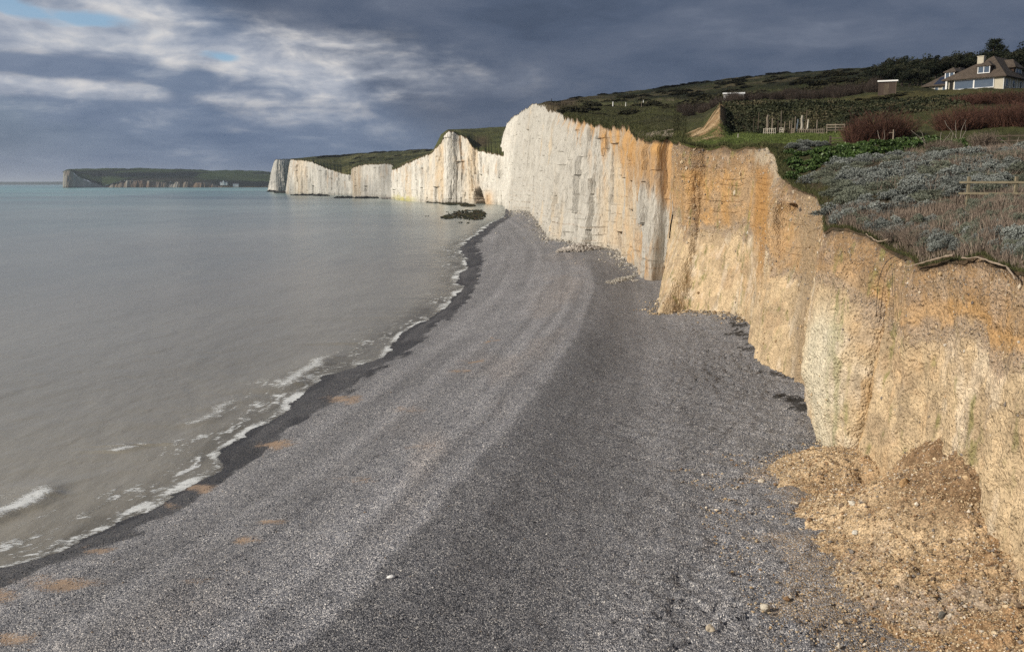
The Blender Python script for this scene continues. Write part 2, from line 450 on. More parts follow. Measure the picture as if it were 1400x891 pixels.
def cliff_grid(sts, par, nr, k=.0013, px=.0012):
    """par per station: (earth 0..1, t where the orange loam starts, cream 0..1, amplitude)"""
    f, t, tm, m, p = resample(sts, k, par)
    n = len(f)
    w = 3
    f, t, m, tm, p = smooth1(f, w), smooth1(t, w), smooth1(m, w), smooth1(tm, w), smooth1(p, w)
    T = smooth1(np.gradient(f[:, :2] * .5 + t[:, :2] * .5, axis=0), 12)
    T /= np.maximum(np.linalg.norm(T, axis=1, keepdims=True), 1e-9)
    N = np.stack([-T[:, 1], T[:, 0]], 1)
    tt = np.concatenate([[-.06], np.linspace(0, 1, nr)])
    tc_ = tt[:, None]
    z = f[None, :, 2] + (t - f)[None, :, 2] * tc_
    xy = f[None, :, :2] + (t - f)[None, :, :2] * np.clip(tc_, 0, 1)[..., None]
    b = np.where(tc_ < tm[None], np.clip(tc_ / tm[None], 0, 1), np.clip((1 - tc_) / (1 - tm[None]), 0, 1))
    b = b * b * (3 - 2 * b) * .5 + b * .5
    xy = xy + m[None] * b[..., None]
    d = np.hypot(xy[..., 0], xy[..., 1])
    # along-cliff arc coordinate
    s = np.concatenate([[0], np.cumsum(np.hypot(*np.diff(f[:, :2] * .5 + t[:, :2] * .5, axis=0).T))])
    S = np.broadcast_to(s[None], z.shape)
    E = np.broadcast_to(p[None, :, 0], z.shape); A = np.broadcast_to(p[None, :, 3], z.shape)
    disp = np.zeros_like(z)
    x0, y0 = xy[..., 0], xy[..., 1]
    for kk, lam in enumerate((24., 11., 5., 2.4, 1.15, .55, .27, .13)):
        wgt = ss(1.2, 3.0, lam / (px * d)) * ss(.75, .3, lam / (np.maximum(t - f, 1)[None, :, 2] * 1.0))
        if wgt.max() < .02: continue
        for e, wt in ((1, E), (0, 1 - E)):
            W = wgt * wt
            cols = np.where(W.max(0) > .02)[0]
            if len(cols) == 0: continue
            c0, c1 = cols[0], cols[-1] + 1
            sl_ = (slice(None), slice(c0, c1))
            X, Y, Z = x0[sl_] / lam, y0[sl_] / lam, z[sl_] / lam
            if e:   # earth and rubbly chalk: knobbly, slightly fluted
                st_ = 2.6 if lam > 1 else 1.25
                g = .6 * ridged(X, Y, Z / st_, 30 + kk) * (1 if lam > .4 else .4) + .6 * vn(X * 1.3, Y * 1.3, Z / st_ * 1.3, 50 + kk)
                amp = (.06 if lam > 4 else (.10 if lam > .7 else .17)) * lam
            else:   # jointed chalk: tall flutes with sharp arrises
                st_ = 6.0 if lam > 2 else 4.5
                warp = .35 * vn(X * .6, Y * .6, Z * .5, 5)
                g = ridged(X + warp, Y + warp, Z / st_, 70 + kk)
                g2 = vn(X * 1.7 + 4, Y * 1.7, Z / 1.6, 90 + kk)
                g = .75 * g + .45 * np.sign(g2) * np.sqrt(np.abs(g2))
                amp = (.05 if lam > 4 else (.10 if lam > 2 else .20)) * lam
            disp[sl_] += W[sl_] * amp * g
    # joints: the face breaks along upright clefts into narrow pillars, and along beds lower down
    l2 = 2.0 ** np.clip(np.round(np.log2(np.median(d) / 260)), -2, 1)
    cr = np.zeros_like(z); chalk = 1 - E
    for w_, dep_, off_, sd in ((6.2, .9, 2.2, 0), (2.3, .6, 1.0, 7)):
        w_ *= l2
        uu = S / w_ + 1.1 * vn(S / (2.7 * w_), .0, .0, 111 + sd) + .10 * vn(S / w_, z / (9 * l2), 0, 112 + sd) + .05 * vn(S / w_ * 3, z / (1.6 * l2), 0, 113 + sd)
        fr = uu - np.floor(uu); dd = np.minimum(fr, 1 - fr) * w_
        zc = z / (14 * l2) + 7 * _h(np.floor(uu).astype(np.int64), np.zeros(uu.shape, np.int64), np.zeros(uu.shape, np.int64), 5 + sd)
        blk = _h(np.floor(uu).astype(np.int64), np.floor(zc).astype(np.int64), np.zeros(uu.shape, np.int64), 6 + sd) - .5
        tilt = _h(np.floor(uu).astype(np.int64), np.floor(zc).astype(np.int64), np.zeros(uu.shape, np.int64), 8 + sd) - .5
        disp = disp + (fr - .5) * w_ * tilt * .55 * chalk * A
        pres = ss(-.35, .15, vn(uu * .8, z / (7 * l2), 3, 114 + sd))
        line = np.exp(-(dd / (.16 * l2)) ** 2) * pres
        k_ = chalk + E * .22
        disp = disp + (blk * off_ * .55 - line * dep_) * l2 * k_ * A
        cr = np.maximum(cr, line * chalk)
    hz = (z + .35 * vn(S / (5 * l2), 0, 2, 121) + .12 * vn(S / (1.5 * l2), z / 3, 2, 122)) / (1.9 * l2); fr = hz - np.floor(hz)
    bed = np.exp(-(np.minimum(fr, 1 - fr) * 1.9 / .10) ** 2) * ss(.0, .35, vn(S / (6 * l2), np.floor(hz + .5) * 3.7, 1, 123)) * ss(.6, .15, tt)[:, None] * chalk
    disp = disp - bed * .28 * l2
    cr = np.maximum(cr, bed * .35)
    # earthy face: thin beds in the upper loam
    hz = (z + .25 * vn(S / 3.5, 0, 4, 131) + .08 * vn(S / .8, z, 4, 132)) / .62; fr = hz - np.floor(hz)
    ob = p[None, :, 1]
    eb = np.exp(-(np.minimum(fr, 1 - fr) * .62 / .06) ** 2) * ss(-.05, .3, vn(S / 5, np.floor(hz + .5) * 3.7, 2, 133)) * ss(ob - .06, ob + .02, tt[:, None]) * ss(.95, .85, tt)[:, None] * E * ss(58, 66, d)
    disp = disp - eb * .13
    # pits and fallen patches
    disp *= A
    edge = ss(1.0, .9, tt)[:, None] * .75 + .25
    disp = disp * edge
    xy = xy + N[None] * disp[..., None]
    # flare at the foot
    G = np.concatenate([xy, z[..., None]], -1)
    tj = .22 * np.clip((t - f)[None, :, 2] / 14, .6, 2.2) * (fbm(s / 2.3, 0, 0, 3, 61))[None] * ss(.93, 1, tt)[:, None]
    tj = tj * (1 + .5 * (1 - E)) + (1 - E) * np.clip((t - f)[None, :, 2] / 40, .2, 1.2) * .45 * np.sign(vn(s / 3.1, 0, 0, 62))[None] * np.abs(vn(s / 5.0, 0, 0, 63))[None] * ss(.93, 1, tt)[:, None]
    G[..., 2] += tj
    return dict(G=G, t=np.broadcast_to(tt[:, None], z.shape), s=S, d=d, p=p, disp=disp, N=N, top=G[-1], E=E, crack=cr)

WHITE, GREYW = (.62, .585, .515), (.43, .405, .355)
CREAM, TAN, OCHRE = (.56, .425, .265), (.42, .265, .135), (.48, .265, .085)
GRAV, SOIL, OLIVE, BROWN = (.345, .26, .185), (.085, .06, .04), (.21, .20, .07), (.30, .19, .10)

def colour_near(c):
    """albedo of the earthy cliff: cream rubbly chalk, tan loam, a gravel seam and brown gravelly soil on top"""
    G, t = c['G'], c['t']; x, y, z = G[..., 0], G[..., 1], G[..., 2]
    E, o, cr = (np.broadcast_to(c['p'][None, :, i], t.shape) for i in range(3))
    n1 = fbm(x / 3.1, y / 3.1, z / 2.4, 4, 11); n2 = fbm(x / .8, y / .8, z / 1.0, 3, 12)
    n3 = fbm(x / 1.6, y / 1.6, z / 4, 3, 13); n4 = fbm(x / .35, y / .35, z / .6, 2, 14)
    col = np.zeros(G.shape) + np.asarray(CREAM)
    col = mixc(col, TAN, ss(.0, .7, n1 * .7 + n2 * .35 + .05) * .5)
    col = mixc(col, WHITE, ss(.15, .6, n3 + n2 * .3) * .55 * (1 - cr * .6))
    to = t + n1 * .07 + n2 * .025
    col = mixc(col, TAN, ss(o - .05, o + .05, to) * .85)
    col = mixc(col, OCHRE, ss(o - .03, o + .1, to) * ss(-.05, .5, n3) * ss(.92, .8, to) * .5)
    # gravel seam below the loam
    seam = ss(.055, .015, np.abs(to - o)) * ss(-.35, .15, n2 + .3)
    col = mixc(col, GRAV, seam * .75)
    topg = ss(.80, .90, to + n4 * .02)
    col = mixc(col, BROWN, topg * .7)
    col = mixc(col, GRAV, topg * ss(-.1, .4, n2) * .6)
    col = mixc(col, (.14, .095, .06), ss(.95, .985, t + n2 * .02) * .8)
    big = fbm(x / 2.2, y / 2.2, z / 1.5, 3, 15)
    col = mixc(col, (.33, .245, .16), ss(.12, .5, big) * .45)
    col *= (1 + .16 * n2 + .12 * n4)[..., None]
    grav = np.clip(seam + topg * .8 + .12, 0, 1)
    return np.clip(col, .01, .9), grav

def colour_chalk(c, base_stain=1.0, top_or=.0):
    """albedo of the white chalk: warm white faces, grey weathering, rust washed down from the soil above"""
    G, t, s = c['G'], c['t'], c['s']; x, y, z = G[..., 0], G[..., 1], G[..., 2]
    E, o, cr = (np.broadcast_to(c['p'][None, :, i], t.shape) for i in range(3))
    d = c['d']
    Ls = np.clip(d / 230, .6, 6)          # coarser grain on the farther walls
    lsc = 2.0 ** np.floor(np.log2(np.median(Ls)) - .3)
    n1 = fbm(s / (11 * lsc), z / (60 * lsc), 2.2, 4, 21); n2 = fbm(s / (2.3 * lsc), z / (14 * lsc), 1.1, 4, 22)
    n3 = fbm(s / (5 * lsc), z / (7 * lsc), 0, 4, 23); n4 = fbm(s / (.9 * lsc), z / (4 * lsc), 0, 3, 24)
    col = np.zeros(G.shape) + np.asarray(WHITE) * (1 - .27 * ss(700, 560, d))[..., None]  # nearer wall painted duller, in place of a thin cloud's shade
    col = mixc(col, GREYW, ss(-.1, .6, n2 + n3 * .4) * .6)
    col = mixc(col, CREAM, ss(-.1, .7, n1 + cr * .9 - .45) * .7)
    tr = t + n1 * .10 + n2 * .14
    rust = ss(o - .10, o + .12, tr)
    col = mixc(col, TAN, rust * .8)
    col = mixc(col, OCHRE, rust * ss(-.1, .4, n4 + n2 * .5) * .7)
    streak = ss(.25, .55, n4 * .55 + n2 * .7) * ss(1.0 - cr * .9 - .02, 1.05 - cr * .5, t * .4 + .6 + n1 * .1)
    col = mixc(col, TAN, streak * .40)
    col = mixc(col, np.asarray(WHITE) * .9, ss(.25, .6, -n4 * .6 - n2 * .6) * .7 * (1 - rust * .4) * (1 - cr * .55))
    heavy = ss(.72, .95, cr)
    col = mixc(col, TAN, heavy * ss(-.45, .35, n4 * .6 + n2 * .8) * .75)
    col = mixc(col, OCHRE, heavy * ss(.1, .55, n2 + n1 * .4) * .6)
    # flint bands
    zz = z + .25 * fbm(s / 9, 0, 4, 3, 25)
    band = np.abs(((zz / 3.1) % 1.0) - .5)
    fl = ss(.055, .02, band) * ss(-.3, .2, fbm(s / 4, np.floor(zz / 3.1) * 7.7, 0, 3, 26)) * ss(.42, .12, t)
    col = mixc(col, GRAV, fl * .55 * (d < 700))
    col = mixc(col, SOIL, ss(.972, .99, t + n4 * .008) * .7 * ss(.0, .05, o < .99) )
    col = mixc(col, (.36, .33, .28), ss(.05, .0, t + n3 * .015) * .5 * base_stain)
    col = mixc(col, (.24, .215, .18), c['crack'] * (.5 - .3 * ss(600, 750, d)))
    col *= (1 + .10 * n4 + .07 * n2)[..., None]
    return np.clip(col, .01, .9), np.clip(fl * .5 + ss(.9, 1, t) * .3, 0, 1)

def cliff_mat(name, bump_near, sc, stretch, det=.3):
    m, nt = mat(name)
    base = nt.attr('albedo'); g = nt.attr('gravel', 2)
    v = nt.vmul(nt.pos, (1, 1, stretch))
    n = nt.noise(v, sc, 8.0, .65)
    n2 = nt.noise(v, sc * 4.3, 5.0, .65)
    vo = nt.vor(nt.pos, sc * 3.2)
    k = nt.mrange(nt.math('ADD', nt.math('MULTIPLY', n, .5), nt.math('MULTIPLY', n2, .5)), .3, .7, 1 - det, 1 + det)
    # separate stones in the gravel
    stone = nt.node('ShaderNodeSeparateColor'); nt.l.new(vo.outputs['Color'], stone.inputs[0])
    ks = nt.mrange(stone.outputs[0], 0, 1, .45, 1.65)
    k2 = nt.math('MULTIPLY', k, nt.math('ADD', 1.0, nt.math('MULTIPLY', g, nt.math('SUBTRACT', ks, 1.0))))
    c = nt.node('ShaderNodeVectorMath', operation='SCALE'); nt.set(c.inputs[0], base); nt.set(c.inputs['Scale'], k2)
    nt.set(nt.b.inputs['Base Color'], c.outputs[0])
    nt.b.inputs['Roughness'].default_value = .92; nt.b.inputs['Specular IOR Level'].default_value = .12
    h = nt.math('ADD', nt.math('MULTIPLY', n, .7), nt.math('ADD', nt.math('MULTIPLY', n2, .35), nt.math('MULTIPLY', nt.math('SUBTRACT', .5, vo.outputs['Distance']), nt.math('MULTIPLY', g, .5))))
    nt.set(nt.b.inputs['Normal'], nt.bump(h, bump_near, 1.0))
    return m

M_CHALK = cliff_mat('white_chalk_cliff', .9, 1.1, .22, .2)
M_FAR = cliff_mat('far_chalk_cliff', 3.0, .2, .2, .2)

def earth_mat():
    """rubbly face: stones standing out of a friable matrix, with small dark pits"""
    m, nt = mat('rubbly_earth_cliff')
    base = nt.attr('albedo'); g = nt.attr('gravel', 2)
    v = nt.vmul(nt.pos, (1, 1, .9))
    n = nt.noise(v, 2.2, 6.0, .62); n2 = nt.noise(v, 9.0, 5.0, .65)
    ve = nt.vor(nt.vadd(v, nt.vmul(nt.noise(v, 3.0, 3.0, .6, 0, 1), (.25, .25, .25))), 2.6, 'DISTANCE_TO_EDGE'); vf = nt.vor(nt.vadd(v, nt.vmul(nt.noise(v, 7.0, 3.0, .6, 0, 1), (.1, .1, .1))), 6.5)
    va = nt.vor(nt.vmul(nt.pos, (1, 1, .85)), 7.5); vb = nt.vor(nt.vadd(nt.pos, (2.2, .4, 1.3)), 16.0)
    sa = nt.node('ShaderNodeSeparateColor'); nt.l.new(va.outputs['Color'], sa.inputs[0])
    sb = nt.node('ShaderNodeSeparateColor'); nt.l.new(vb.outputs['Color'], sb.inputs[0])
    # only some cells carry a stone
    thr = nt.math('SUBTRACT', .86, nt.math('MULTIPLY', g, .50))
    onA = nt.math('GREATER_THAN', sa.outputs[1], thr); onB = nt.math('GREATER_THAN', sb.outputs[1], nt.math('SUBTRACT', .72, nt.math('MULTIPLY', g, .4)))
    hA = nt.math('MULTIPLY', onA, nt.mrange(va.outputs['Distance'], .1, .5, 1, 0, True)); hB = nt.math('MULTIPLY', onB, nt.mrange(vb.outputs['Distance'], .1, .5, 1, 0, True))
    pit = nt.mrange(nt.noise(nt.vmul(nt.pos, (1, 1, .8)), 5.0, 3.0, .6), .60, .70, 0, 1, True)
    pit = nt.math('MULTIPLY', pit, nt.mrange(nt.noise(nt.pos, .9, 4.0, .6), .42, .62, .05, 1))
    lump = nt.noise(nt.vmul(nt.pos, (1, 1, .8)), 1.1, 3.0, .6)
    crumb = nt.math('ADD', nt.math('MULTIPLY', nt.mrange(ve.outputs['Distance'], 0, .20, 0, 1, True), .0), nt.math('MULTIPLY', nt.math('SUBTRACT', .7, vf.outputs['Distance']), 1.0))
    k = nt.mrange(nt.math('ADD', nt.math('MULTIPLY', n, .45), nt.math('MULTIPLY', n2, .55)), .3, .7, .62, 1.38)
    k = nt.math('MULTIPLY', k, nt.math('ADD', 1.0, nt.math('MULTIPLY', hA, nt.mrange(sa.outputs[0], 0, 1, -.35, .55))))
    k = nt.math('MULTIPLY', k, nt.math('ADD', 1.0, nt.math('MULTIPLY', hB, nt.mrange(sb.outputs[0], 0, 1, -.4, .5))))
    c = nt.node('ShaderNodeVectorMath', operation='SCALE'); nt.set(c.inputs[0], base); nt.set(c.inputs['Scale'], k)
    cc = nt.mix(nt.math('MULTIPLY', nt.math('MAXIMUM', hA, hB), nt.math('MULTIPLY', g, .45)), c.outputs[0], (.30, .27, .24, 1))
    nt.set(nt.b.inputs['Base Color'], cc)
    nt.b.inputs['Roughness'].default_value = .92; nt.b.inputs['Specular IOR Level'].default_value = .12
    h = nt.math('ADD', nt.math('ADD', nt.math('ADD', nt.math('MULTIPLY', n, 1.5), crumb), nt.math('MULTIPLY', lump, 2.0)), nt.math('MULTIPLY', n2, .8))
    h = nt.math('ADD', h, nt.math('ADD', nt.math('MULTIPLY', hA, .55), nt.math('MULTIPLY', hB, .3)))
    h = nt.math('SUBTRACT', h, nt.math('MULTIPLY', pit, .5))
    nt.set(nt.b.inputs['Normal'], nt.bump(h, .125, 1.0))
    return m
M_EARTH = earth_mat()
# stations, walking from beside the camera away along the shore
A_ = [stp(26, -60, 29.5, 14), stp(24, -10, 27.5, 14), stp(22, 12, 25, 14.2), stp(20, 24, 22.5, 14.3),
      st(1400, 840, 1402, 366, 2.3), st(1340, 768, 1345, 350, 2.1), st(1290, 728, 1300, 352, 2.0), st(1250, 697, 1262, 362, 1.8),
      st(1205, 665, 1232, 345, 2.0), st(1165, 643, 1195, 324, 2.0), st(1147, 631, 1160, 315, 1.8, .3, -10, -.2),
      st(1131, 618, 1139, 313, 1.5, .3, -20, 0), st(1122, 606, 1131, 317, 1.5, .33, -19, 0), st(1108, 555, 1129, 300, 2, .3, -6, 0),
      st(1106, 530, 1127, 277, 3), st(1094, 520, 1120, 270, 3.5), st(1071, 509, 1106, 263, 4), st(1050, 501, 1086, 258, 6),
      st(1041, 497, 1074, 248, 8, .85, -11, -2), st(1036, 490, 1067, 236, 11, .8, -9, -3), st(1031, 470, 1062, 219, 9, .7, -5, -1),
      st(1028, 445, 1058, 204, 4), st(1012, 431, 1035, 201, 3, .45, -5, 1.2), st(983, 428, 1005, 203, 3, .45, 0, 2.0),
      st(941, 426, 968, 201, 4, .45, 3, 2.5), st(918, 429, 945, 199, 5, .45, 14, 3.0), st(901, 430.5, 928, 197.5, 7, .45, 25, 4),
      st(903, 405, 925, 196, 6, .45, 22, 3), st(909, 389, 922, 195, 4, .5, 8, 0), st(911, 382, 920, 194, 4)]
#            earth  orange  cream  amp
PA = [(1, .74, .9, 1)] * 4 + [(1, .72, .9, 1)] * 6 + [(1, .78, .5, 1.0)] * 4 + [(1, .56, .8, .9)] * 7 + [(1, .50, .8, .9)] * 5 + \
     [(.9, .48, .8, .9), (.8, .5, .8, .8), (.5, .5, .9, .8), (.2, .5, 1, .8)]
D_ = [A_[-2], A_[-1], st(891, 383, 900, 191.5, 4), st(874, 379, 884, 190, 4), st(873, 364, 869, 187, 4), st(860, 356, 864, 176, 5),
      st(855, 348, 858, 174.5, 5), st(845, 343, 848, 173.5, 6), st(827, 339.5, 833, 172.5, 6), st(808, 337, 820, 171, 6), st(795, 334.5, 812, 166.5, 6),
      st(781, 331.5, 795, 165, 7), st(757, 327, 776, 162, 8), st(751, 320, 769, 155.5, 10), st(742, 309, 762, 152.7, 12), st(737, 301, 750, 151.5, 12),
      st(730, 293, 745, 145, 14), st(724, 288.5, 736, 143.5, 12), st(711, 287.5, 728, 143.3, 10), st(697, 287.5, 715, 151.5, 10), st(691, 283, 700, 161.5, 12),
      st(688, 281, 694, 168, 12), st(686, 280, 688, 183, 14), st(685, 279, 686.3, 192, 14), st(690, 277, 690, 196, 14)]
PD = [(.5, .5, .9, .8), (.2, .50, 1, .8), (.0, .46, 1, .8), (0, .52, 1, .9), (0, .60, .85, 1), (0, .66, .75, 1), (0, .72, .6, 1), (0, .78, .5, 1),
      (0, .84, .4, 1), (0, .89, .3, 1), (0, .93, .22, 1), (0, .95, .15, 1), (0, .97, .1, 1), (0, 1.02, .05, 1), (0, 1.15, .03, 1)] + [(0, 1.2, .02, 1)] * 2 + [(0, 1.25, 0, 1)] * 8
zz = dict(zf=2.0)
E_ = [st(703, 277.8, 703, 216, 15, **zz), st(681, 277, 681, 211, 20, **zz), st(666, 276, 667, 208, 20, **zz), st(656, 275.6, 653, 205, 22, **zz), st(646, 275.5, 643, 197.5, 22, **zz),
      st(641, 275.2, 641, 189, 22, **zz), st(628, 275, 627, 183, 22, **zz), st(619, 275, 619, 179.5, 20, **zz), st(610, 275, 611, 179, 20, **zz), st(603, 274.8, 606, 189, 20, **zz),
      st(597, 274.6, 598, 201, 20, **zz), st(588, 274.3, 589, 209.5, 18, **zz), st(578, 273.8, 579, 213, 16, **zz), st(560, 272.5, 559, 222, 15, **zz), st(546, 271, 544, 229.5, 14, **zz), st(536, 270, 535, 232, 12, **zz)]
PE = [(0, 1.1, .35, 1)] * 4 + [(0, 1.15, .3, 1)] * 7 + [(0, 1.2, .25, 1)] * 5
F_ = [st(541.5, 269.6, 541, 231, 6, **zz), st(540, 269.3, 538.6, 227.5, 6, **zz), st(537, 269, 535.5, 224.5, 8, **zz), st(532, 268.7, 531, 223.2, 8, **zz), st(507, 267.9, 507, 224, 8, **zz),
      st(490, 267.4, 490, 226, 8, **zz), st(483, 267.2, 482.5, 229, 8, **zz), st(481, 266.9, 480.8, 231, 8, **zz), st(484, 266, 484, 233, 8, **zz)]
PF = [(0, 1.2, .35, .9)] * 9
G_ = [st(487, 265.6, 487, 241, 8, **zz), st(480, 265.4, 480, 239, 8, **zz), st(468.6, 265.2, 468.6, 237, 8, **zz), st(450.6, 265.0, 450.6, 231, 8, **zz), st(435, 264.8, 435, 224.8, 10, **zz),
      st(427, 264.55, 427, 221.3, 10, **zz), st(417, 264.4, 417, 219.2, 10, **zz), st(405, 264.2, 404.5, 219, 10, **zz), st(400, 264.1, 400, 217.4, 10, **zz), st(395, 263.9, 398.3, 218, 10, **zz),
      st(393, 263.4, 397.3, 221, 10, **zz), st(391, 262.6, 397, 223, 10, **zz), st(396, 261.9, 400, 224, 10, **zz)]
PG = [(0, 1.1, .5, 1)] * 5 + [(0, 1.2, .25, 1)] * 8
H_ = [st(404, 260.88, 403, 217.2, 10, **zz), st(397, 260.91, 398, 217.4, 10, **zz), st(386, 260.95, 387, 217.8, 10, **zz), st(378, 260.97, 378, 218.1, 10, **zz), st(371, 260.94, 376.2, 218.4, 12, **zz),
      st(366.5, 260.85, 375.6, 220, 12, **zz), st(369, 259.2, 377, 222, 12, **zz)]
PH_ = [(0, 1.2, .1, 1)] * 7

CL = {}
for key, (sts, par, nr, k, px) in dict(A=(A_, PA, 250, .00125, .0011), D=(D_, PD, 170, .00125, .0011), E=(E_, PE, 100, .0010, .0010), F=(F_, PF, 70, .0010, .0010),
                                   G=(G_, PG, 70, .0010, .0010), H=(H_, PH_, 60, .0010, .001)).items():
    CL[key] = cliff_grid(sts, par, nr, k, px)
lab = dict(A='orange and cream earth cliff with buttresses rising from the shingle, nearest the viewer',
           D='tall white chalk cliff with rust-stained top behind the orange cliff',
           E='peaked white chalk cliff with a dark cave at its foot, beyond the end of the shingle',
           F='short square-topped white chalk cliff between two sloping ones',
           G='long white chalk cliff whose top slopes down to the right, across the water',
           H='shaded white chalk cliff with a flared foot, farthest of the row of cliffs before the open sea')
# upright cleft behind the pale nose of the near buttress, and an old drain hole in the next one
gA_, tA_ = CL['A']['G'], CL['A']['t']; gy_ = at_z(1176, 650, ZB)[1]
gy_ = gy_ + .25 * fbm(gA_[..., 2] / 2.2, 0, 0, 3, 37)
gm_ = np.exp(-((gA_[..., 1] - gy_) / .24) ** 2) * ss(.02, .1, tA_) * ss(.86, .6, tA_)
uA_ = CU + F * gA_[..., 0] / (gA_[..., 1] * CP - (gA_[..., 2] - H) * SP); vA_ = CV - F * (gA_[..., 1] * SP + (gA_[..., 2] - H) * CP) / (gA_[..., 1] * CP - (gA_[..., 2] - H) * SP)
hole = ss(1.0, .6, np.hypot((uA_ - 1081) / 10, (vA_ - 284 + .2 * (uA_ - 1081)) / 6.5)) * (gA_[..., 1] > 62)
gA_[..., :2] -= CL['A']['N'][None] * (gm_ * .55 + hole * 1.1)[..., None]
_G = CL['E']['G']; _u = CU + F * _G[..., 0] / _G[..., 1]
_m = ss(7.5, 3.0, np.abs(_u - 655 + (_G[..., 2] - 4) * .35)) * ss(17, 9, _G[..., 2] + np.abs(_u - 655) * .9)
_G[..., :2] -= CL['E']['N'][None] * (_m * 16)[..., None]
for key, c in CL.items():
    if key == 'A': a, g = colour_near(c)
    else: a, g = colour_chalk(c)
    if key == 'A':
        # algae streaks on the nose of the first buttress, ochre wash beside it
        x, y = c['G'][..., 0], c['G'][..., 1]; t = c['t']
        P1 = at_z(1160, 640, ZB)
        n = fbm(x / .5, y / .5, c['G'][..., 2] / 3.5, 4, 33)
        al = np.exp(-((y - P1[1] - .7 - .5 * fbm(c['G'][..., 2] / 2.5, 0, 0, 3, 35)) / .55) ** 2) * ss(.02, .2, t) * ss(.80, .55, t)
        a = mixc(a, OLIVE, ss(.32, .75, al * .85 + n * .7 + fbm(x / .3, y / .3, c['G'][..., 2] / .9, 3, 36) * .3) * .75)
        uq = CU + F * x / y
        a = mixc(a, (.50, .42, .31), ss(1018, 1036, uq + n * 9) * ss(1092, 1070, uq + n * 9) * ss(.86, .94, t + n * .05) * ss(82, 88, y) * .75)
        al2 = np.exp(-((y - P1[1] + 1.4) / .6) ** 2) * ss(.95, .6, t) * ss(.05, .15, t)
        a = mixc(a, OCHRE, ss(.35, .8, al2 * .8 + n * .4) * .6)
        a = mixc(a, (.40, .215, .075), ss(1026, 1032, uq) * ss(1052, 1042, uq) * (y > 80) * ss(.25, .5, t + n * .06) * ss(.93, .85, t) * .8)
        a = mixc(a, (.33, .245, .155), ss(1080, 1100, uq + n * 6) * ss(1124, 1112, uq) * (y > 62) * .8)
        nose = np.exp(-((y - at_z(1132, 618, ZB)[1]) / 2.0) ** 2) * ss(.75, .5, t)
        a = mixc(a, (.64, .575, .43), np.clip(nose * 1.3, 0, 1) * (y < 60) * .85)
        a = mixc(a, (.13, .115, .05), np.exp(-((y - gy_) / .16) ** 2) * ss(.03, .12, t) * ss(.80, .6, t) * ss(-.5, .2, n) * .8)
    if key == 'E':
        x, z = c['G'][..., 0], c['G'][..., 2]
        uu = CU + F * c['G'][..., 0] / c['G'][..., 1]
        n = fbm(c['s'] / 6, z / 9, 0, 3, 34)
        # rust gullies under the summit, warm foot by the cave, yellow weed along the base
        a = mixc(a, BROWN, np.exp(-((uu - 630 - (60 - z) * .10) / 1.3) ** 2) * ss(40, 46, z) * .9)
        a = mixc(a, TAN, np.exp(-((uu - 634) / 2.6) ** 2) * ss(52, 40, z) * ss(14, 26, z) * ss(-.3, .3, n) * .7)
        a = mixc(a, OCHRE, np.exp(-((uu - 668) / 7) ** 2) * ss(16, 6, z) * .6)
        a = mixc(a, BROWN, np.exp(-((uu - 653) / 4) ** 2) * ss(24, 10, z) * .6)
        a = mixc(a, (.46, .42, .12), np.exp(-((uu - 553) / 13) ** 2) * ss(7.0, 3.5, z + n * 4.5) * .8)
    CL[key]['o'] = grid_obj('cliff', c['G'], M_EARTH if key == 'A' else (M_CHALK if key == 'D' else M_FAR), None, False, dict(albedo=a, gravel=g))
    tag(CL[key]['o'], lab[key], 'cliff', None, 'structure')

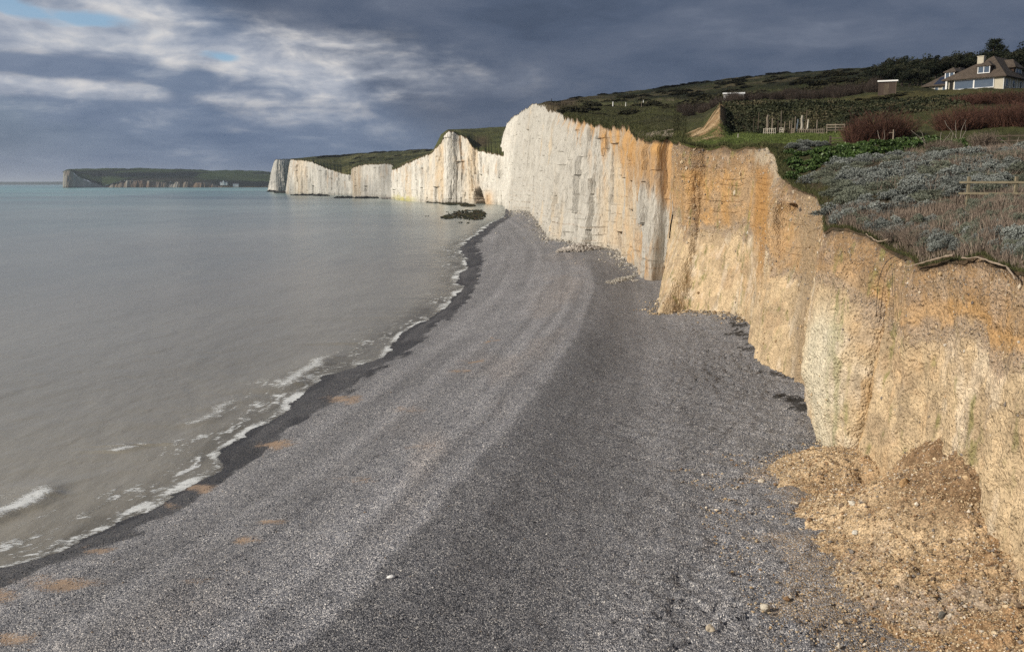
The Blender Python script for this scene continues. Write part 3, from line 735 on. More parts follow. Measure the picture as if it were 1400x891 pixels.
# ------------------------------------------------------------------ land above: heights read column by column
TN = {  # photo column: (distance m, photo row)
    686: [(500, 180), (650, 190), (900, 205), (2500, 235)],
    712: [(400, 152), (520, 153), (800, 172), (2500, 225)],
    728: [(300, 146), (430, 144), (520, 143.3), (700, 148), (1200, 170), (2600, 215)],
    745: [(280, 150), (340, 146), (430, 141.5), (560, 140.5), (800, 150), (2600, 210)],
    800: [(215, 168), (240, 161), (290, 152), (340, 147), (430, 142), (600, 133.5), (800, 134), (2600, 200)],
    860: [(160, 182), (205, 174), (240, 164), (300, 148), (400, 141), (600, 129), (760, 125.5), (1000, 128), (2600, 190)],
    900: [(140, 191), (155, 182), (190, 167), (260, 149), (300, 143), (400, 136), (600, 125), (750, 121.5), (1000, 124), (2600, 190)],
    940: [(104, 200), (116, 196), (122, 195), (140, 186), (155, 180), (190, 165), (260, 149), (300, 143), (400, 134), (600, 121), (750, 115.5), (1000, 118), (2600, 190)],
    962: [(100, 201), (115, 192), (120, 190), (138, 178), (155, 172), (190, 163), (260, 147), (300, 141), (400, 132), (600, 119), (750, 113), (1000, 116), (2600, 190)],
    984: [(100, 202), (115, 190), (121, 185), (139, 146), (150, 143), (170, 146), (200, 144), (260, 141), (300, 137), (400, 129), (600, 116), (750, 110.5), (1000, 114), (2600, 190)],
    1000: [(98, 202), (115, 190), (128, 183), (132, 180), (146, 144), (158, 143), (200, 140), (260, 136), (300, 132), (400, 125), (600, 113), (750, 108.5), (1000, 112), (2600, 190)],
    1060: [(74, 262), (85, 240), (97, 212), (105, 196), (115, 188), (130, 183), (134, 179), (147, 143), (160, 142), (200, 138), (260, 133), (300, 128), (400, 118), (600, 107), (780, 102.5), (1000, 106), (2600, 190)],
    1100: [(58, 290), (72, 264), (80, 248), (90, 227), (100, 206), (106, 196), (115, 188), (130, 183.5), (135, 178), (148, 142), (160, 141), (200, 137), (260, 130), (300, 125), (400, 114), (600, 104), (780, 99.5), (1000, 104), (2600, 190)],
    1140: [(46, 318), (50, 308), (58, 283), (68, 257), (80, 232), (92, 208), (104, 196), (115, 189), (130, 182), (138, 168), (148, 145), (160, 140), (200, 134), (260, 124), (320, 117), (480, 104), (700, 97), (800, 96), (1100, 102), (2600, 190)],
    1200: [(44, 327), (49, 306), (54, 290), (62, 262), (70, 242), (82, 216), (94, 198), (108, 188), (130, 166), (144, 147), (156, 140), (170, 134), (184, 127), (220, 119), (300, 109), (480, 98), (700, 92.5), (800, 92), (1100, 98), (2600, 190)],
    1300: [(41, 356), (44, 336), (48, 308), (54, 286), (62, 258), (72, 234), (84, 208), (95, 194), (108, 178), (124, 156), (144, 139), (165, 128), (178, 123.6), (186, 123.4), (224, 123.0), (246, 112), (300, 101), (500, 91), (800, 88), (1100, 95), (2600, 190)],
    1400: [(36, 374), (40, 346), (44, 315), (49, 290), (54, 272), (62, 250), (72, 226), (84, 203), (95, 188), (108, 170), (124, 150), (144, 135), (165, 125), (178, 121.3), (186, 121.2), (224, 120.5), (246, 108), (300, 95), (500, 86), (800, 84), (1100, 92), (2600, 190)],
    1650: [(30, 400), (36, 355), (44, 305), (54, 272), (62, 248), (84, 200), (108, 165), (144, 128), (178, 114), (230, 98), (300, 88), (500, 80), (1100, 88), (2600, 190)],
    2600: [(20, 460), (30, 380), (54, 275), (84, 200), (144, 125), (230, 95), (500, 75), (1100, 80), (2600, 190)],
}
TF = {
    366: [(1700, 219), (2100, 218.5), (3000, 226)],
    400: [(1300, 219), (1900, 217), (2600, 219), (3400, 226)],
    443: [(1350, 231), (1550, 221), (1800, 213.3), (2200, 214), (3400, 224)],
    466: [(1300, 237), (1500, 226), (1800, 211.8), (2200, 212.5), (3400, 224)],
    490: [(1150, 227), (1300, 224), (1500, 217.5), (1800, 209.8), (2300, 211), (3400, 222)],
    538: [(1030, 230), (1200, 225), (1500, 215), (1750, 207), (2300, 209), (3400, 222)],
    590: [(880, 210), (1100, 211), (1400, 209), (1700, 204.5), (2300, 207), (3400, 220)],
    603: [(860, 192), (1000, 184), (1150, 184), (1400, 192), (1700, 203.5), (2300, 207), (3400, 220)],
    612: [(850, 180), (1000, 178), (1150, 178), (1700, 190), (3400, 220)],
    650: [(800, 207), (900, 194), (1050, 176.2), (1300, 177), (2000, 195), (3400, 220)],
    705: [(700, 217), (900, 194), (1050, 172.8), (1300, 173.5), (2000, 190), (3400, 220)],
}
def make_prof(T):
    us = np.array(sorted(T)); ld = np.linspace(math.log(15), math.log(4500), 700)
    tab = np.stack([np.interp(ld, np.log([a for a, _ in T[u]]), [b for _, b in T[u]]) for u in us])
    # round the kinks a little
    kr = np.array([1, 2, 3, 2, 1]) / 9.0
    tab = np.stack([np.convolve(np.pad(r, 2, 'edge'), kr, 'valid') for r in tab])
    def f(u, d):
        u = np.clip(u, us[0], us[-1] - 1e-3); i = np.clip(np.searchsorted(us, u, 'right') - 1, 0, len(us) - 2)
        a = (u - us[i]) / (us[i + 1] - us[i])
        q = np.clip((np.log(d) - ld[0]) / (ld[1] - ld[0]), 0, len(ld) - 1.001); j = q.astype(int); b = q - j
        g = lambda k: tab[k, j] * (1 - b) + tab[k, j + 1] * b
        return g(i) * (1 - a) + g(i + 1) * a
    return f
PN, PFAR = make_prof(TN), make_prof(TF)
def land_uvz(th, d, prof):
    """plan polar coordinates -> photo column, photo row and height of the land there"""
    v = np.full(np.broadcast(th, d).shape, 200.0)
    for _ in range(5):
        yu = -(v - CV) / F
        Y = CP + SP * yu
        u = CU + F * np.tan(th) * Y
        v = prof(u, d)
    yu = -(v - CV) / F
    x = (u - CU) / F; Y = CP + SP * yu
    z = H + (-SP + CP * yu) * d / np.hypot(x, Y)
    return u, v, z

GRASS, LAWN, ROUGH, HEATH, DARKG, DRY = (.078, .082, .032), (.105, .135, .034), (.078, .075, .034), (.080, .062, .040), (.038, .043, .019), (.11, .085, .058)

def land_obj(keys, prof, label, near, erows, cstep, lip):
    tops = np.concatenate([CL[k]['top'] for k in keys])
    Ns = np.concatenate([CL[k]['N'] for k in keys])
    th = np.arctan2(tops[:, 0], tops[:, 1])
    keep = [0]
    for i in range(1, len(th)):           # keep the bearing strictly falling
        if th[i] < th[keep[-1]] - 2e-5 * cstep: keep.append(i)
    tops, Ns, th = tops[keep], Ns[keep], th[keep]
    dt = np.hypot(tops[:, 0], tops[:, 1])
    e = np.asarray(erows)
    d = dt[None] + e[:, None] * np.ones_like(dt)[None]
    THm = np.broadcast_to(th[None], d.shape)
    u, v, z = land_uvz(THm, d, prof)
    off = (tops[:, 2] - z[0])[None] * np.exp(-e / (.05 * dt.mean() if not near else 5.0))[:, None]
    z = z + off
    X, Y = d * np.sin(THm), d * np.cos(THm)
    bump = fbm(X / 1.7, Y / 1.7, 0, 4, 41) * .16 + fbm(X / 7, Y / 7, 0, 3, 42) * .3 * ss(60, 130, d) + fbm(X / 25, Y / 25, 0, 3, 43) * 1.0 * ss(180, 400, d)
    if not near: bump = fbm(X / 30, Y / 30, 0, 4, 44) * .9
    z = z + bump * ss(0, 2.5, e)[:, None]
    Gd = np.stack([X, Y, z], -1)
    # turf lip hanging over the edge
    l1 = tops.copy(); l1[:, :2] += Ns * lip; l1[:, 2] += .03
    l2 = tops.copy(); l2[:, :2] += Ns * lip * .8; l2[:, 2] -= lip * (1.5 + .9 * fbm(tops[:, 0] / .8, tops[:, 1] / .8, 0, 3, 45))
    Gd = np.concatenate([l2[None], l1[None], Gd])
    pad = lambda a: np.concatenate([a[:1], a[:1], a])
    u, v, d = pad(u), pad(v), pad(d); ee = np.concatenate([[0, 0], e])[:, None] * np.ones_like(dt)[None]
    x, y = Gd[..., 0], Gd[..., 1]
    n1 = fbm(x / 9, y / 9, 0, 4, 46); n2 = fbm(x / 1.4, y / 1.4, 0, 3, 47); nb = fbm(x / 45, y / 45, 0, 4, 48)
    col = np.zeros(Gd.shape) + np.asarray(GRASS)
    if near:
        col = mixc(col, ROUGH, ss(-.2, .4, n1) * .7)
        dry = ss(96, 84, d + n1 * 6) * ss(1040, 1100, u)
        col = mixc(col, DRY, dry * .9)
        col = mixc(col, DARKG, ss(-.1, .5, n2) * .5 * dry)
        lawn = ss(104, 112, d) * ss(132, 128, d) * ss(925, 950, u) * ss(1180, 1150, u)
        col = mixc(col, LAWN, lawn * .95)
        # dark overgrown bank
        bank = ss(130, 134, d) * ss(168, 150, d) * ss(966, 985, u)
        col = mixc(col, DARKG, bank * .85); col = mixc(col, HEATH, bank * ss(-.1, .4, n1 + n2 * .4) * .6)
        # bare orange end of the bank
        cut = ss(936, 948, u + n2 * 3) * ss(994, 986, u + n2 * 3) * ss(117, 121, d) * ss(152, 144, d)
        col = mixc(col, (.36, .235, .125), cut * ss(-.7, .1, n2 + .3) * .95); col = mixc(col, CREAM, cut * ss(.1, .6, n2) * .5)
        # bench of grass and the pale fallen lip beside it
        lipm = ss(862, 868, u) * ss(930, 918, u) * ss(1.0, 2.0, ee) * ss(12, 8, ee) * ss(-.2, .2, n2 + .1)
        col = mixc(col, (.36, .30, .23), lipm * .8)
        # open hill: grass strips, heath and gorse
        hill = ss(170, 230, d)
        col = mixc(col, HEATH, hill * ss(-.1, .3, n1 * .5 + nb) * .7)
        col = mixc(col, DARKG, hill * ss(.0, .25, nb * .8 + n1 * .6 - .02) * .9)
        col = mixc(col, (.15, .12, .065), hill * ss(.1, .4, -nb + n1 * .25) * ss(350, 500, d) * .8)
        col = mixc(col, (.10, .088, .035), ss(140, 160, d) * ss(215, 190, d) * ss(1100, 1150, u) * ss(-.3, .3, n1) * .8)
        path = ss(3.2, 1.6, np.abs(d - 372 - (u - 800) * .12 + n1 * 6)) * ss(760, 800, u) * ss(960, 930, u)
        col = mixc(col, (.17, .135, .09), path * .8)
        col = mixc(col, (.085, .062, .04), ss(735, 750, u) * ss(800, 780, u) * ss(260, 320, d) * .75)
    else:
        col = mixc(col, (.155, .145, .060), ss(-.4, .3, nb) * .85)
        col = mixc(col, (.075, .085, .030), ss(1000, 950, d) * .8)
        col = mixc(col, DARKG, ss(.22, .4, n1 * .5 + fbm(x / 60, y / 14, 0, 3, 49) * .8) * .75)
        col = mixc(col, (.085, .06, .035), ss(640, 655, u) * ss(675, 660, u) * ss(850, 880, d) * ss(1000, 930, d) * .8)
    col = mixc(col, (.15, .10, .06), ss(.45, .1, ee) * .75 * ss(-.5, .2, n2 + .2))
    col *= (1 + .25 * n2 + .1 * n1)[..., None]
    o = grid_obj('hill', Gd, M_LAND if near else M_LANDF, None, True, dict(albedo=np.clip(col, .006, .8)), flip=False)
    return tag(o, label, 'hillside', None, 'structure')

def land_mat(name, sc, dist):
    m, nt = mat(name)
    n = nt.noise(nt.pos, sc, 6.0, .65); n2 = nt.noise(nt.pos, sc * 5, 4.0, .7)
    k = nt.mrange(nt.math('ADD', nt.math('MULTIPLY', n, .45), nt.math('MULTIPLY', n2, .55)), .32, .68, .5, 1.5)
    c = nt.node('ShaderNodeVectorMath', operation='SCALE'); nt.set(c.inputs[0], nt.attr('albedo')); nt.set(c.inputs['Scale'], k)
    nt.set(nt.b.inputs['Base Color'], c.outputs[0])
    nt.b.inputs['Roughness'].default_value = .95; nt.b.inputs['Specular IOR Level'].default_value = .1
    nt.set(nt.b.inputs['Normal'], nt.bump(nt.math('ADD', n, n2), dist))
    return m
M_LAND, M_LANDF = land_mat('rough_turf', 1.6, .35), land_mat('far_turf', .12, 2.0)
er = np.concatenate([[0, .12, .3, .6], np.geomspace(1, 2400, 230)])
land_obj(['A', 'D'], PN, 'dark grassy clifftop and hillside above the orange and white cliffs', True, er, 8, .10)
erf = np.concatenate([[0, 3, 8], np.geomspace(14, 1500, 70)])
land_obj(['E'], PFAR, 'dark green down behind the peaked white cliff', False, erf, 2, .5)
land_obj(['F'], PFAR, 'olive grass slope behind the square-topped white cliff', False, erf, 2, .5)
land_obj(['G'], PFAR, 'olive grass slope above the long sloping white cliff', False, erf, 2, .5)
land_obj(['H'], PFAR, 'flat grass top of the shaded farthest white cliff', False, erf, 2, .5)

def ground_z(u, d):
    """height of the near land on photo column u at distance d; returns the point"""
    v = 200.0
    for _ in range(5): v = float(PN(np.array(float(u)), np.array(float(d))))
    p = at_d(u, v, d)
    return p
# ------------------------------------------------------------------ beach
PDEB = [at_z(1282, 722, ZB), at_z(1390, 830, ZB), at_z(1185, 668, ZB), at_z(1330, 850, ZB), at_z(1240, 800, ZB)]
yr = [6.0]
while yr[-1] < 760: yr.append(yr[-1] * 1.0031 + (.012 if yr[-1] > 20 else .12))
yr = np.array(yr)
nc = 640
xl = XW(yr) - 16 - yr * .02
xr = np.minimum(np.maximum(XC(yr) + 42, 30), 60)
qq = np.linspace(0, 1, nc)
Yb = np.broadcast_to(yr[:, None], (len(yr), nc)); Xb = xl[:, None] + (xr - xl)[:, None] * qq[None]
Zb = beach_z(Xb, Yb)
a_ = Xb - XW(Yb); wq = XQ(Yb) - XW(Yb)
nw = fbm(Xb / 1.3, Yb / 2.6, 0, 4, 76)
wet = ss(1.06, .86, a_ / np.maximum(wq, .6) + nw * .26)
wet *= .8 + .2 * ss(-.5, .3, fbm(Xb / 3, Yb / 8, 0, 3, 78))
wet = np.where(a_ < .3, 1.0, wet)
sand = np.zeros_like(Zb)
swu, swv = fbm(Xb / 1.3, Yb / 1.6, 0, 4, 95), fbm(Xb / 1.1, Yb / 1.3, 5, 4, 96)
for (u, v, ru, rv, k) in [(84, 797, 52, 11, 1.0), (15, 872, 34, 11, .9), (140, 752, 22, 5, .95), (272, 667, 22, 6, 1.0), (380, 608, 25, 6, 1.0), (470, 546, 25, 5, 1.0), (342, 738, 14, 5.5, 1.0),
                          (376, 711, 16, 4.5, .95), (630, 506, 14, 3, .9), (644, 494, 11, 2.6, 1.0), (671, 464, 8, 2.6, 1.0), (268, 792, 26, 5, .62), (580, 610, 25, 7, .55), (490, 655, 30, 7, .55), (560, 560, 20, 5, .5), (0, 815, 30, 12, .75), (230, 690, 20, 5, .7)]:
    yu = -(v - CV) / F
    zz_ = Zb - H
    # project the beach points: photo coordinates of each vertex
    dep = Yb * CP - zz_ * SP
    uu = CU + F * Xb / dep + 12 * swu; vv = CV - F * (Yb * SP + zz_ * CP) / dep + 4 * swv
    sand = np.maximum(sand, k * np.exp(-((uu - u) / ru) ** 2 - ((vv - v) / rv) ** 2))
# tan spill of loam round the slip and pale chalk crumbs on the far shore
dslip = np.min([np.hypot(Xb - p[0] + .5, (Yb - p[1])) for p in PDEB], axis=0)
spill = .62 * ss(6.4, 3.2, dslip + fbm(Xb / 2.2, Yb / 2.2, 0, 4, 79) * 2.2)
crumb = ss(430, 520, Yb) * ss(0, 8, a_) * ss(-.1, .35, fbm(Xb / 7, Yb / 30, 0, 4, 80)) * .9
dark_blot = np.zeros_like(Zb)  # dark raised blots on the shingle near the buttress feet
for (u, v, ru, rv) in [(1010, 442, 22, 6), (1008, 458, 17, 4.5), (1022, 476, 10, 5), (1080, 515, 30, 6), (1078, 545, 26, 7), (1095, 560, 12, 7), (1120, 635, 26, 4)]:
    dark_blot = np.maximum(dark_blot, np.exp(-((uu - u) / ru) ** 2 - ((vv - v - (uu - u) * .18) / rv) ** 2))
dark_blot = ss(.42, .58, dark_blot * .72 + fbm(Xb / .8, Yb / .3, 0, 4, 81) * .55) * ss(.12, .3, dark_blot)
Zb = Zb + dark_blot * .10 * (.5 + fbm(Xb / .4, Yb / .3, 0, 3, 85))
# shore-parallel lighter and darker bands across the shingle
bt = (XC(Yb) - Xb)
band = fbm(bt / 1.6, Yb / 38, 0, 4, 82) + .28 * np.sin(bt * 2.3 + 1.5 * fbm(Yb / 15, bt / 6, 0, 2, 87)) * ss(-.5, .4, bt) * ss(8, 4, bt)
nw_ = .30 * fbm(Xb / .9, Yb / 2.2, 0, 4, 86)
tone = .97 + .16 * band + .08 * fbm(Xb / 5, Yb / 9, 0, 4, 83)
tone = tone * (1 + .20 * ss(-.25, .35, bt + nw_) * ss(9, 1.5, bt) * ss(200, 120, Yb))      # seaward side of the crest lightened, painting its sunlit slope
tone = tone * (1 - .22 * ss(.2, -.3, bt + nw_) * ss(-9, -1.5, bt) * ss(200, 100, Yb))    # landward side darkened, painting the shade behind the crest
beige = np.clip(.38 * ss(0, 3, bt) * ss(11, 4, bt) * ss(-.3, .5, fbm(Xb / 4, Yb / 12, 0, 3, 84)), 0, 1)
m, nt = mat('flint_shingle')
v1 = nt.vor(nt.vmul(nt.pos, (1, 1, .6)), 26.0); v2 = nt.vor(nt.vadd(nt.pos, (3.1, 1.7, 0)), 14.0)
s1 = nt.node('ShaderNodeSeparateColor'); nt.l.new(v1.outputs['Color'], s1.inputs[0])
s2 = nt.node('ShaderNodeSeparateColor'); nt.l.new(v2.outputs['Color'], s2.inputs[0])
big = nt.math('GREATER_THAN', s2.outputs[1], .82)
val = nt.mix(big, s1.outputs[0], s2.outputs[0])
stone = nt.ramp(val, [(0, (.040, .045, .056)), (.30, (.092, .099, .119)), (.60, (.188, .197, .222)), (.84, (.345, .352, .372)), (1.0, (.66, .65, .64))])
tint = nt.mix(.22, (1, 1, 1, 1), v1.outputs['Color'])
stone = nt.mix(1.0, stone, nt.mix(.25, (1.0, 1.0, 1.0, 1), (1.25, 1.0, .75, 1)), 'MULTIPLY')
stone = nt.mix(nt.math('MULTIPLY', nt.attr('beige', 2), .5), stone, nt.mix(1.0, stone, (1.35, 1.12, .88, 1), 'MULTIPLY'))
sc_ = nt.node('ShaderNodeVectorMath', operation='SCALE'); nt.set(sc_.inputs[0], stone); nt.set(sc_.inputs['Scale'], nt.attr('tone', 2))
base = sc_.outputs[0]
gap = nt.mrange(nt.math('MINIMUM', v1.outputs['Distance'], nt.math('ADD', v2.outputs['Distance'], nt.math('MULTIPLY', nt.math('SUBTRACT', 1.0, big), 9.0))), .35, .75, 0, 1, True)
wetn = nt.attr('wet', 2)
base = nt.mix(nt.math('MULTIPLY', wetn, .95), base, nt.mix(1.0, base, (.15, .135, .125, 1), 'MULTIPLY'))
nz = nt.noise(nt.vmul(nt.pos, (1.0, 2.2, 1)), 1.6, 8.0, .75)
sandm = nt.mrange(nt.math('ADD', nt.attr('sand', 2), nt.math('MULTIPLY', nt.math('SUBTRACT', nt.math('ADD', nt.math('MULTIPLY', nz, .7), nt.math('MULTIPLY', s1.outputs[1], .3)), .5), 2.2)), .50, .74, 0, .85)
base = nt.mix(sandm, base, (.33, .225, .145, 1))
spn = nt.mrange(nt.math('ADD', nt.attr('spill', 2), nt.math('MULTIPLY', nt.math('SUBTRACT', s1.outputs[2], .5), .9)), .62, .8, 0, .8)
base = nt.mix(spn, base, nt.mix(s2.outputs[2], (.30, .19, .095, 1), (.50, .37, .22, 1)))
crn = nt.mrange(nt.math('ADD', nt.attr('crumb', 2), nt.math('MULTIPLY', nt.math('SUBTRACT', nt.noise(nt.pos, .6, 6.0, .7), .5), 1.0)), .5, .62, 0, .75)
base = nt.mix(crn, base, (.42, .39, .33, 1))
base = nt.mix(nt.math('MULTIPLY', nt.attr('weed', 2), .9), base, (.014, .012, .010, 1))  # near-black tint over the dark blots
nt.set(nt.b.inputs['Base Color'], base)
nt.set(nt.b.inputs['Roughness'], nt.mrange(wetn, 0, 1, .75, .5))
nt.set(nt.b.inputs['Specular IOR Level'], nt.mrange(wetn, 0, 1, .3, .5))
hs = nt.math('ADD', nt.math('MULTIPLY', nt.math('SUBTRACT', .8, v1.outputs['Distance']), .55), nt.math('MULTIPLY', nt.math('MULTIPLY', nt.math('SUBTRACT', .9, v2.outputs['Distance']), big), .7))
hs = nt.math('MULTIPLY', hs, nt.math('SUBTRACT', 1.0, nt.math('MULTIPLY', sandm, .7)))
nt.set(nt.b.inputs['Normal'], nt.bump(hs, .06, 1.0))
M_SHING = m
o = grid_obj('beach', np.stack([Xb, Yb, Zb], -1), M_SHING, None, True, dict(wet=wet, sand=sand, spill=spill, crumb=crumb, tone=tone, beige=beige, weed=dark_blot))
tag(o, 'grey flint shingle beach with a low ridge and dark wet edge along the sea', 'beach', None, 'structure')

# ------------------------------------------------------------------ sea
def sea_rows():
    r = [14.0]
    while r[-1] < 420: r.append(r[-1] * 1.0042)
    return np.concatenate([r, np.geomspace(r[-1] * 1.01, 52000, 160)])
ys = sea_rows(); ncs = 420
q = np.linspace(0, 1, ncs) ** 1.7
Ys = np.broadcast_to(ys[:, None], (len(ys), ncs))
xr_ = np.where(ys < 640, XW(ys) + 3.5 + ys * .012, lerp(20, 200, ss(640, 1200, ys)) + np.maximum(ys - 1200, 0) * .9)
Xs = xr_[:, None] - q[None] * (60 + ys * 1.6)[:, None]
a_ = Xs - XW(Ys)                         # metres inland of the water line (negative at sea)
zs = np.zeros_like(Xs)
nearm = ss(500, 200, Ys)
sw = fbm(Xs / 6, Ys / 14, 0, 3, 91)
zs += .05 * sw * nearm * ss(0, -3, a_) + .03 * fbm(Xs / 1.3, Ys / 2.6, 0, 3, 92) * ss(180, 60, Ys) * ss(0, -2, a_)
# small breakers: a crest line each, in photo coordinates
foam = np.zeros_like(Xs)
def breaker(pts, h, wdt, fo, seed):
    global zs, foam
    P = at_z(np.array([p[0] for p in pts], float), np.array([p[1] for p in pts], float), .2)
    i = np.argsort(P[:, 1]); y0, y1 = P[i[0], 1], P[i[-1], 1]
    xc = np.interp(Ys, P[i, 1], P[i, 0]) + .35 * fbm(Ys / 2.2, 0, 0, 3, seed)
    al = ss(y0, y0 + (y1 - y0) * .15, Ys) * ss(y1, y1 - (y1 - y0) * .3, Ys)
    n = Xs - xc
    prof = np.where(n < 0, np.exp(-(n / (wdt * 2.6)) ** 2), np.exp(-(n / (wdt * .75)) ** 2))
    zs = zs + h * al * prof * (1 + .25 * fbm(Ys / 1.6, 0, 0, 3, seed + 1))
    foam = np.maximum(foam, fo * al * np.exp(-((n + wdt * .5) / (wdt * 1.15)) ** 2))
    foam = np.maximum(foam, fo * .62 * al * np.exp(-((n + wdt * 2.4) / (wdt * 1.9)) ** 2))
breaker([(-260, 800), (-120, 747), (0, 706), (40, 690), (75, 664), (105, 647), (132, 640), (165, 640)], .26, 1.0, 1.02, 93)
breaker([(150, 615), (175, 606), (200, 607), (235, 603), (262, 600)], .12, .8, .92, 95)
breaker([(248, 583), (285, 571), (318, 549), (345, 538), (378, 535)], .10, .9, .8, 96)
breaker([(380, 536), (405, 522), (425, 505), (445, 490), (468, 476)], .22, 1.2, .88, 97)
breaker([(470, 470), (500, 462), (530, 450)], .12, 2.2, .5, 98)
breaker([(540, 440), (560, 425), (590, 410), (612, 398)], .15, 3.5, .5, 99)
breaker([(604, 372), (612, 362), (628, 352), (620, 340), (632, 330)], .15, 5.0, .6, 100)
nf = fbm(Xs / .9, Ys / 1.8, 0, 4, 101)
dep = zs + .10 * ss(-2.0, .6, a_) - beach_z(Xs, Ys)
edge = np.exp(-((dep - .03) / (.035 + Ys * .0004)) ** 2) * (.84 + .40 * fbm(Ys / 3.3, Xs / 6, 0, 3, 102)) * ss(700, 400, Ys)
lace = np.clip(1 - 4.5 * np.abs(fbm(a_ / 1.1 + fbm(Xs / 1.0, Ys / 2.0, 0, 3, 108) * 1.2, Ys / 6, 0, 3, 107)), 0, 1)
foam = np.maximum(foam, edge * 1.0)
swash = ss(-9.5 - Ys * .04, -2.0, a_) * ss(700, 300, Ys)
str_ = fbm(a_ / .55, Ys / 7, 0, 4, 106)
foam = np.maximum(foam, swash * (.38 + .10 * ss(130, 70, Ys) + .22 * str_ + .48 * lace))
zs = zs + .12 * np.clip(a_ + .2, 0, 3) * .0 + .10 * ss(-2.0, .6, a_)
shallow = ss(-5.5 - .01 * Ys, -.3, a_) * (.5 + .5 * ss(-.2, .4, fbm(Xs / 1.4, Ys / 5, 0, 4, 104)))
dist = np.hypot(Xs, Ys)
m, nt = mat('murky_sea')
dn = nt.noise(nt.vmul(nt.pos, (1, .35, 1)), .012, 5.0, .6)
sepp = nt.node('ShaderNodeSeparateXYZ'); nt.l.new(nt.pos, sepp.inputs[0])
dd = nt.math('ADD', nt.attr('range', 2), nt.math('MULTIPLY', nt.math('SUBTRACT', dn, .5), .8))
# silty near the shore, greener and clearer offshore (log10 metres)
seacol = nt.ramp(nt.mrange(dd, 1.5, 4.2, 0, 1), [(.0, (.335, .30, .24)), (.28, (.32, .298, .25)), (.43, (.262, .278, .252)), (.57, (.212, .265, .246)), (.68, (.175, .30, .277)), (.80, (.175, .385, .355)), (1.0, (.14, .245, .26))])
patch = nt.mrange(nt.noise(nt.vmul(nt.pos, (.4, 1.6, 1)), .0016, 3.0, .5), .42, .62, .82, 1.18)
patch = nt.math('MULTIPLY', patch, nt.mrange(nt.noise(nt.vmul(nt.pos, (1, .45, 1)), .035, 5.0, .6), .35, .65, .90, 1.10))
s = nt.node('ShaderNodeVectorMath', operation='SCALE'); nt.set(s.inputs[0], seacol); nt.set(s.inputs['Scale'], patch)
fs = nt.vmul(nt.pos, (.8, 2.3, 1))
fn = nt.noise(fs, 1.7, 10.0, .76, 1.2); fn2 = nt.noise(nt.vmul(nt.pos, (2.0, 5.0, 2)), 2.0, 6.0, .7)
fm = nt.mrange(nt.math('ADD', nt.math('MULTIPLY', nt.attr('foam', 2), .95), nt.math('MULTIPLY', nt.math('SUBTRACT', nt.math('ADD', nt.math('MULTIPLY', fn, .6), nt.math('MULTIPLY', fn2, .4)), .5), 2.5)), .55, .86, 0, .95, True)
colr = nt.mix(fm, s.outputs[0], (.66, .67, .66, 1))
nt.set(nt.b.inputs['Base Color'], colr)
nt.set(nt.b.inputs['Roughness'], nt.mrange(fm, 0, 1, .22, .8))
nt.b.inputs['IOR'].default_value = 1.33
r1 = nt.noise(nt.vmul(nt.pos, (1, .5, 1)), 1.5, 8.0, .72, .5); r2 = nt.noise(nt.vmul(nt.pos, (.8, .3, 1)), .16, 5.0, .6)
hgt = nt.math('ADD', nt.math('MULTIPLY', r1, .10), nt.math('MULTIPLY', r2, .60))
nt.set(nt.b.inputs['Normal'], nt.bump(nt.math('ADD', hgt, nt.math('MULTIPLY', fm, .12)), .6, .7))
tr = nt.node('ShaderNodeBsdfTransparent'); mx = nt.node('ShaderNodeMixShader')
al = nt.math('MULTIPLY', nt.math('MULTIPLY', nt.attr('shallow', 2), nt.math('SUBTRACT', 1.0, fm)), .48)
nt.set(mx.inputs[0], al); nt.l.new(nt.b.outputs[0], mx.inputs[1]); nt.l.new(tr.outputs[0], mx.inputs[2]); nt.l.new(mx.outputs[0], nt.out.inputs['Surface'])
M_SEA = m
o = grid_obj('sea', np.stack([Xs, Ys, zs], -1), M_SEA, None, True, dict(foam=foam, shallow=shallow, range=np.log10(dist)), flip=True)
tag(o, 'grey-green sea with small waves breaking on the shingle', 'sea', None, 'structure')
# sea bed, one closed sheet below everything out to the horizon
mb = MB(); mb.add([(-60000, -3000, -2.6), (60000, -3000, -2.6), (60000, 60000, -2.6), (-60000, 60000, -2.6)], [(0, 1, 2, 3)])
o = mb.build('seabed', simple_mat('silt', (.12, .11, .09))); tag(o, 'silty ground under sea and beach', 'seabed', None, 'structure')

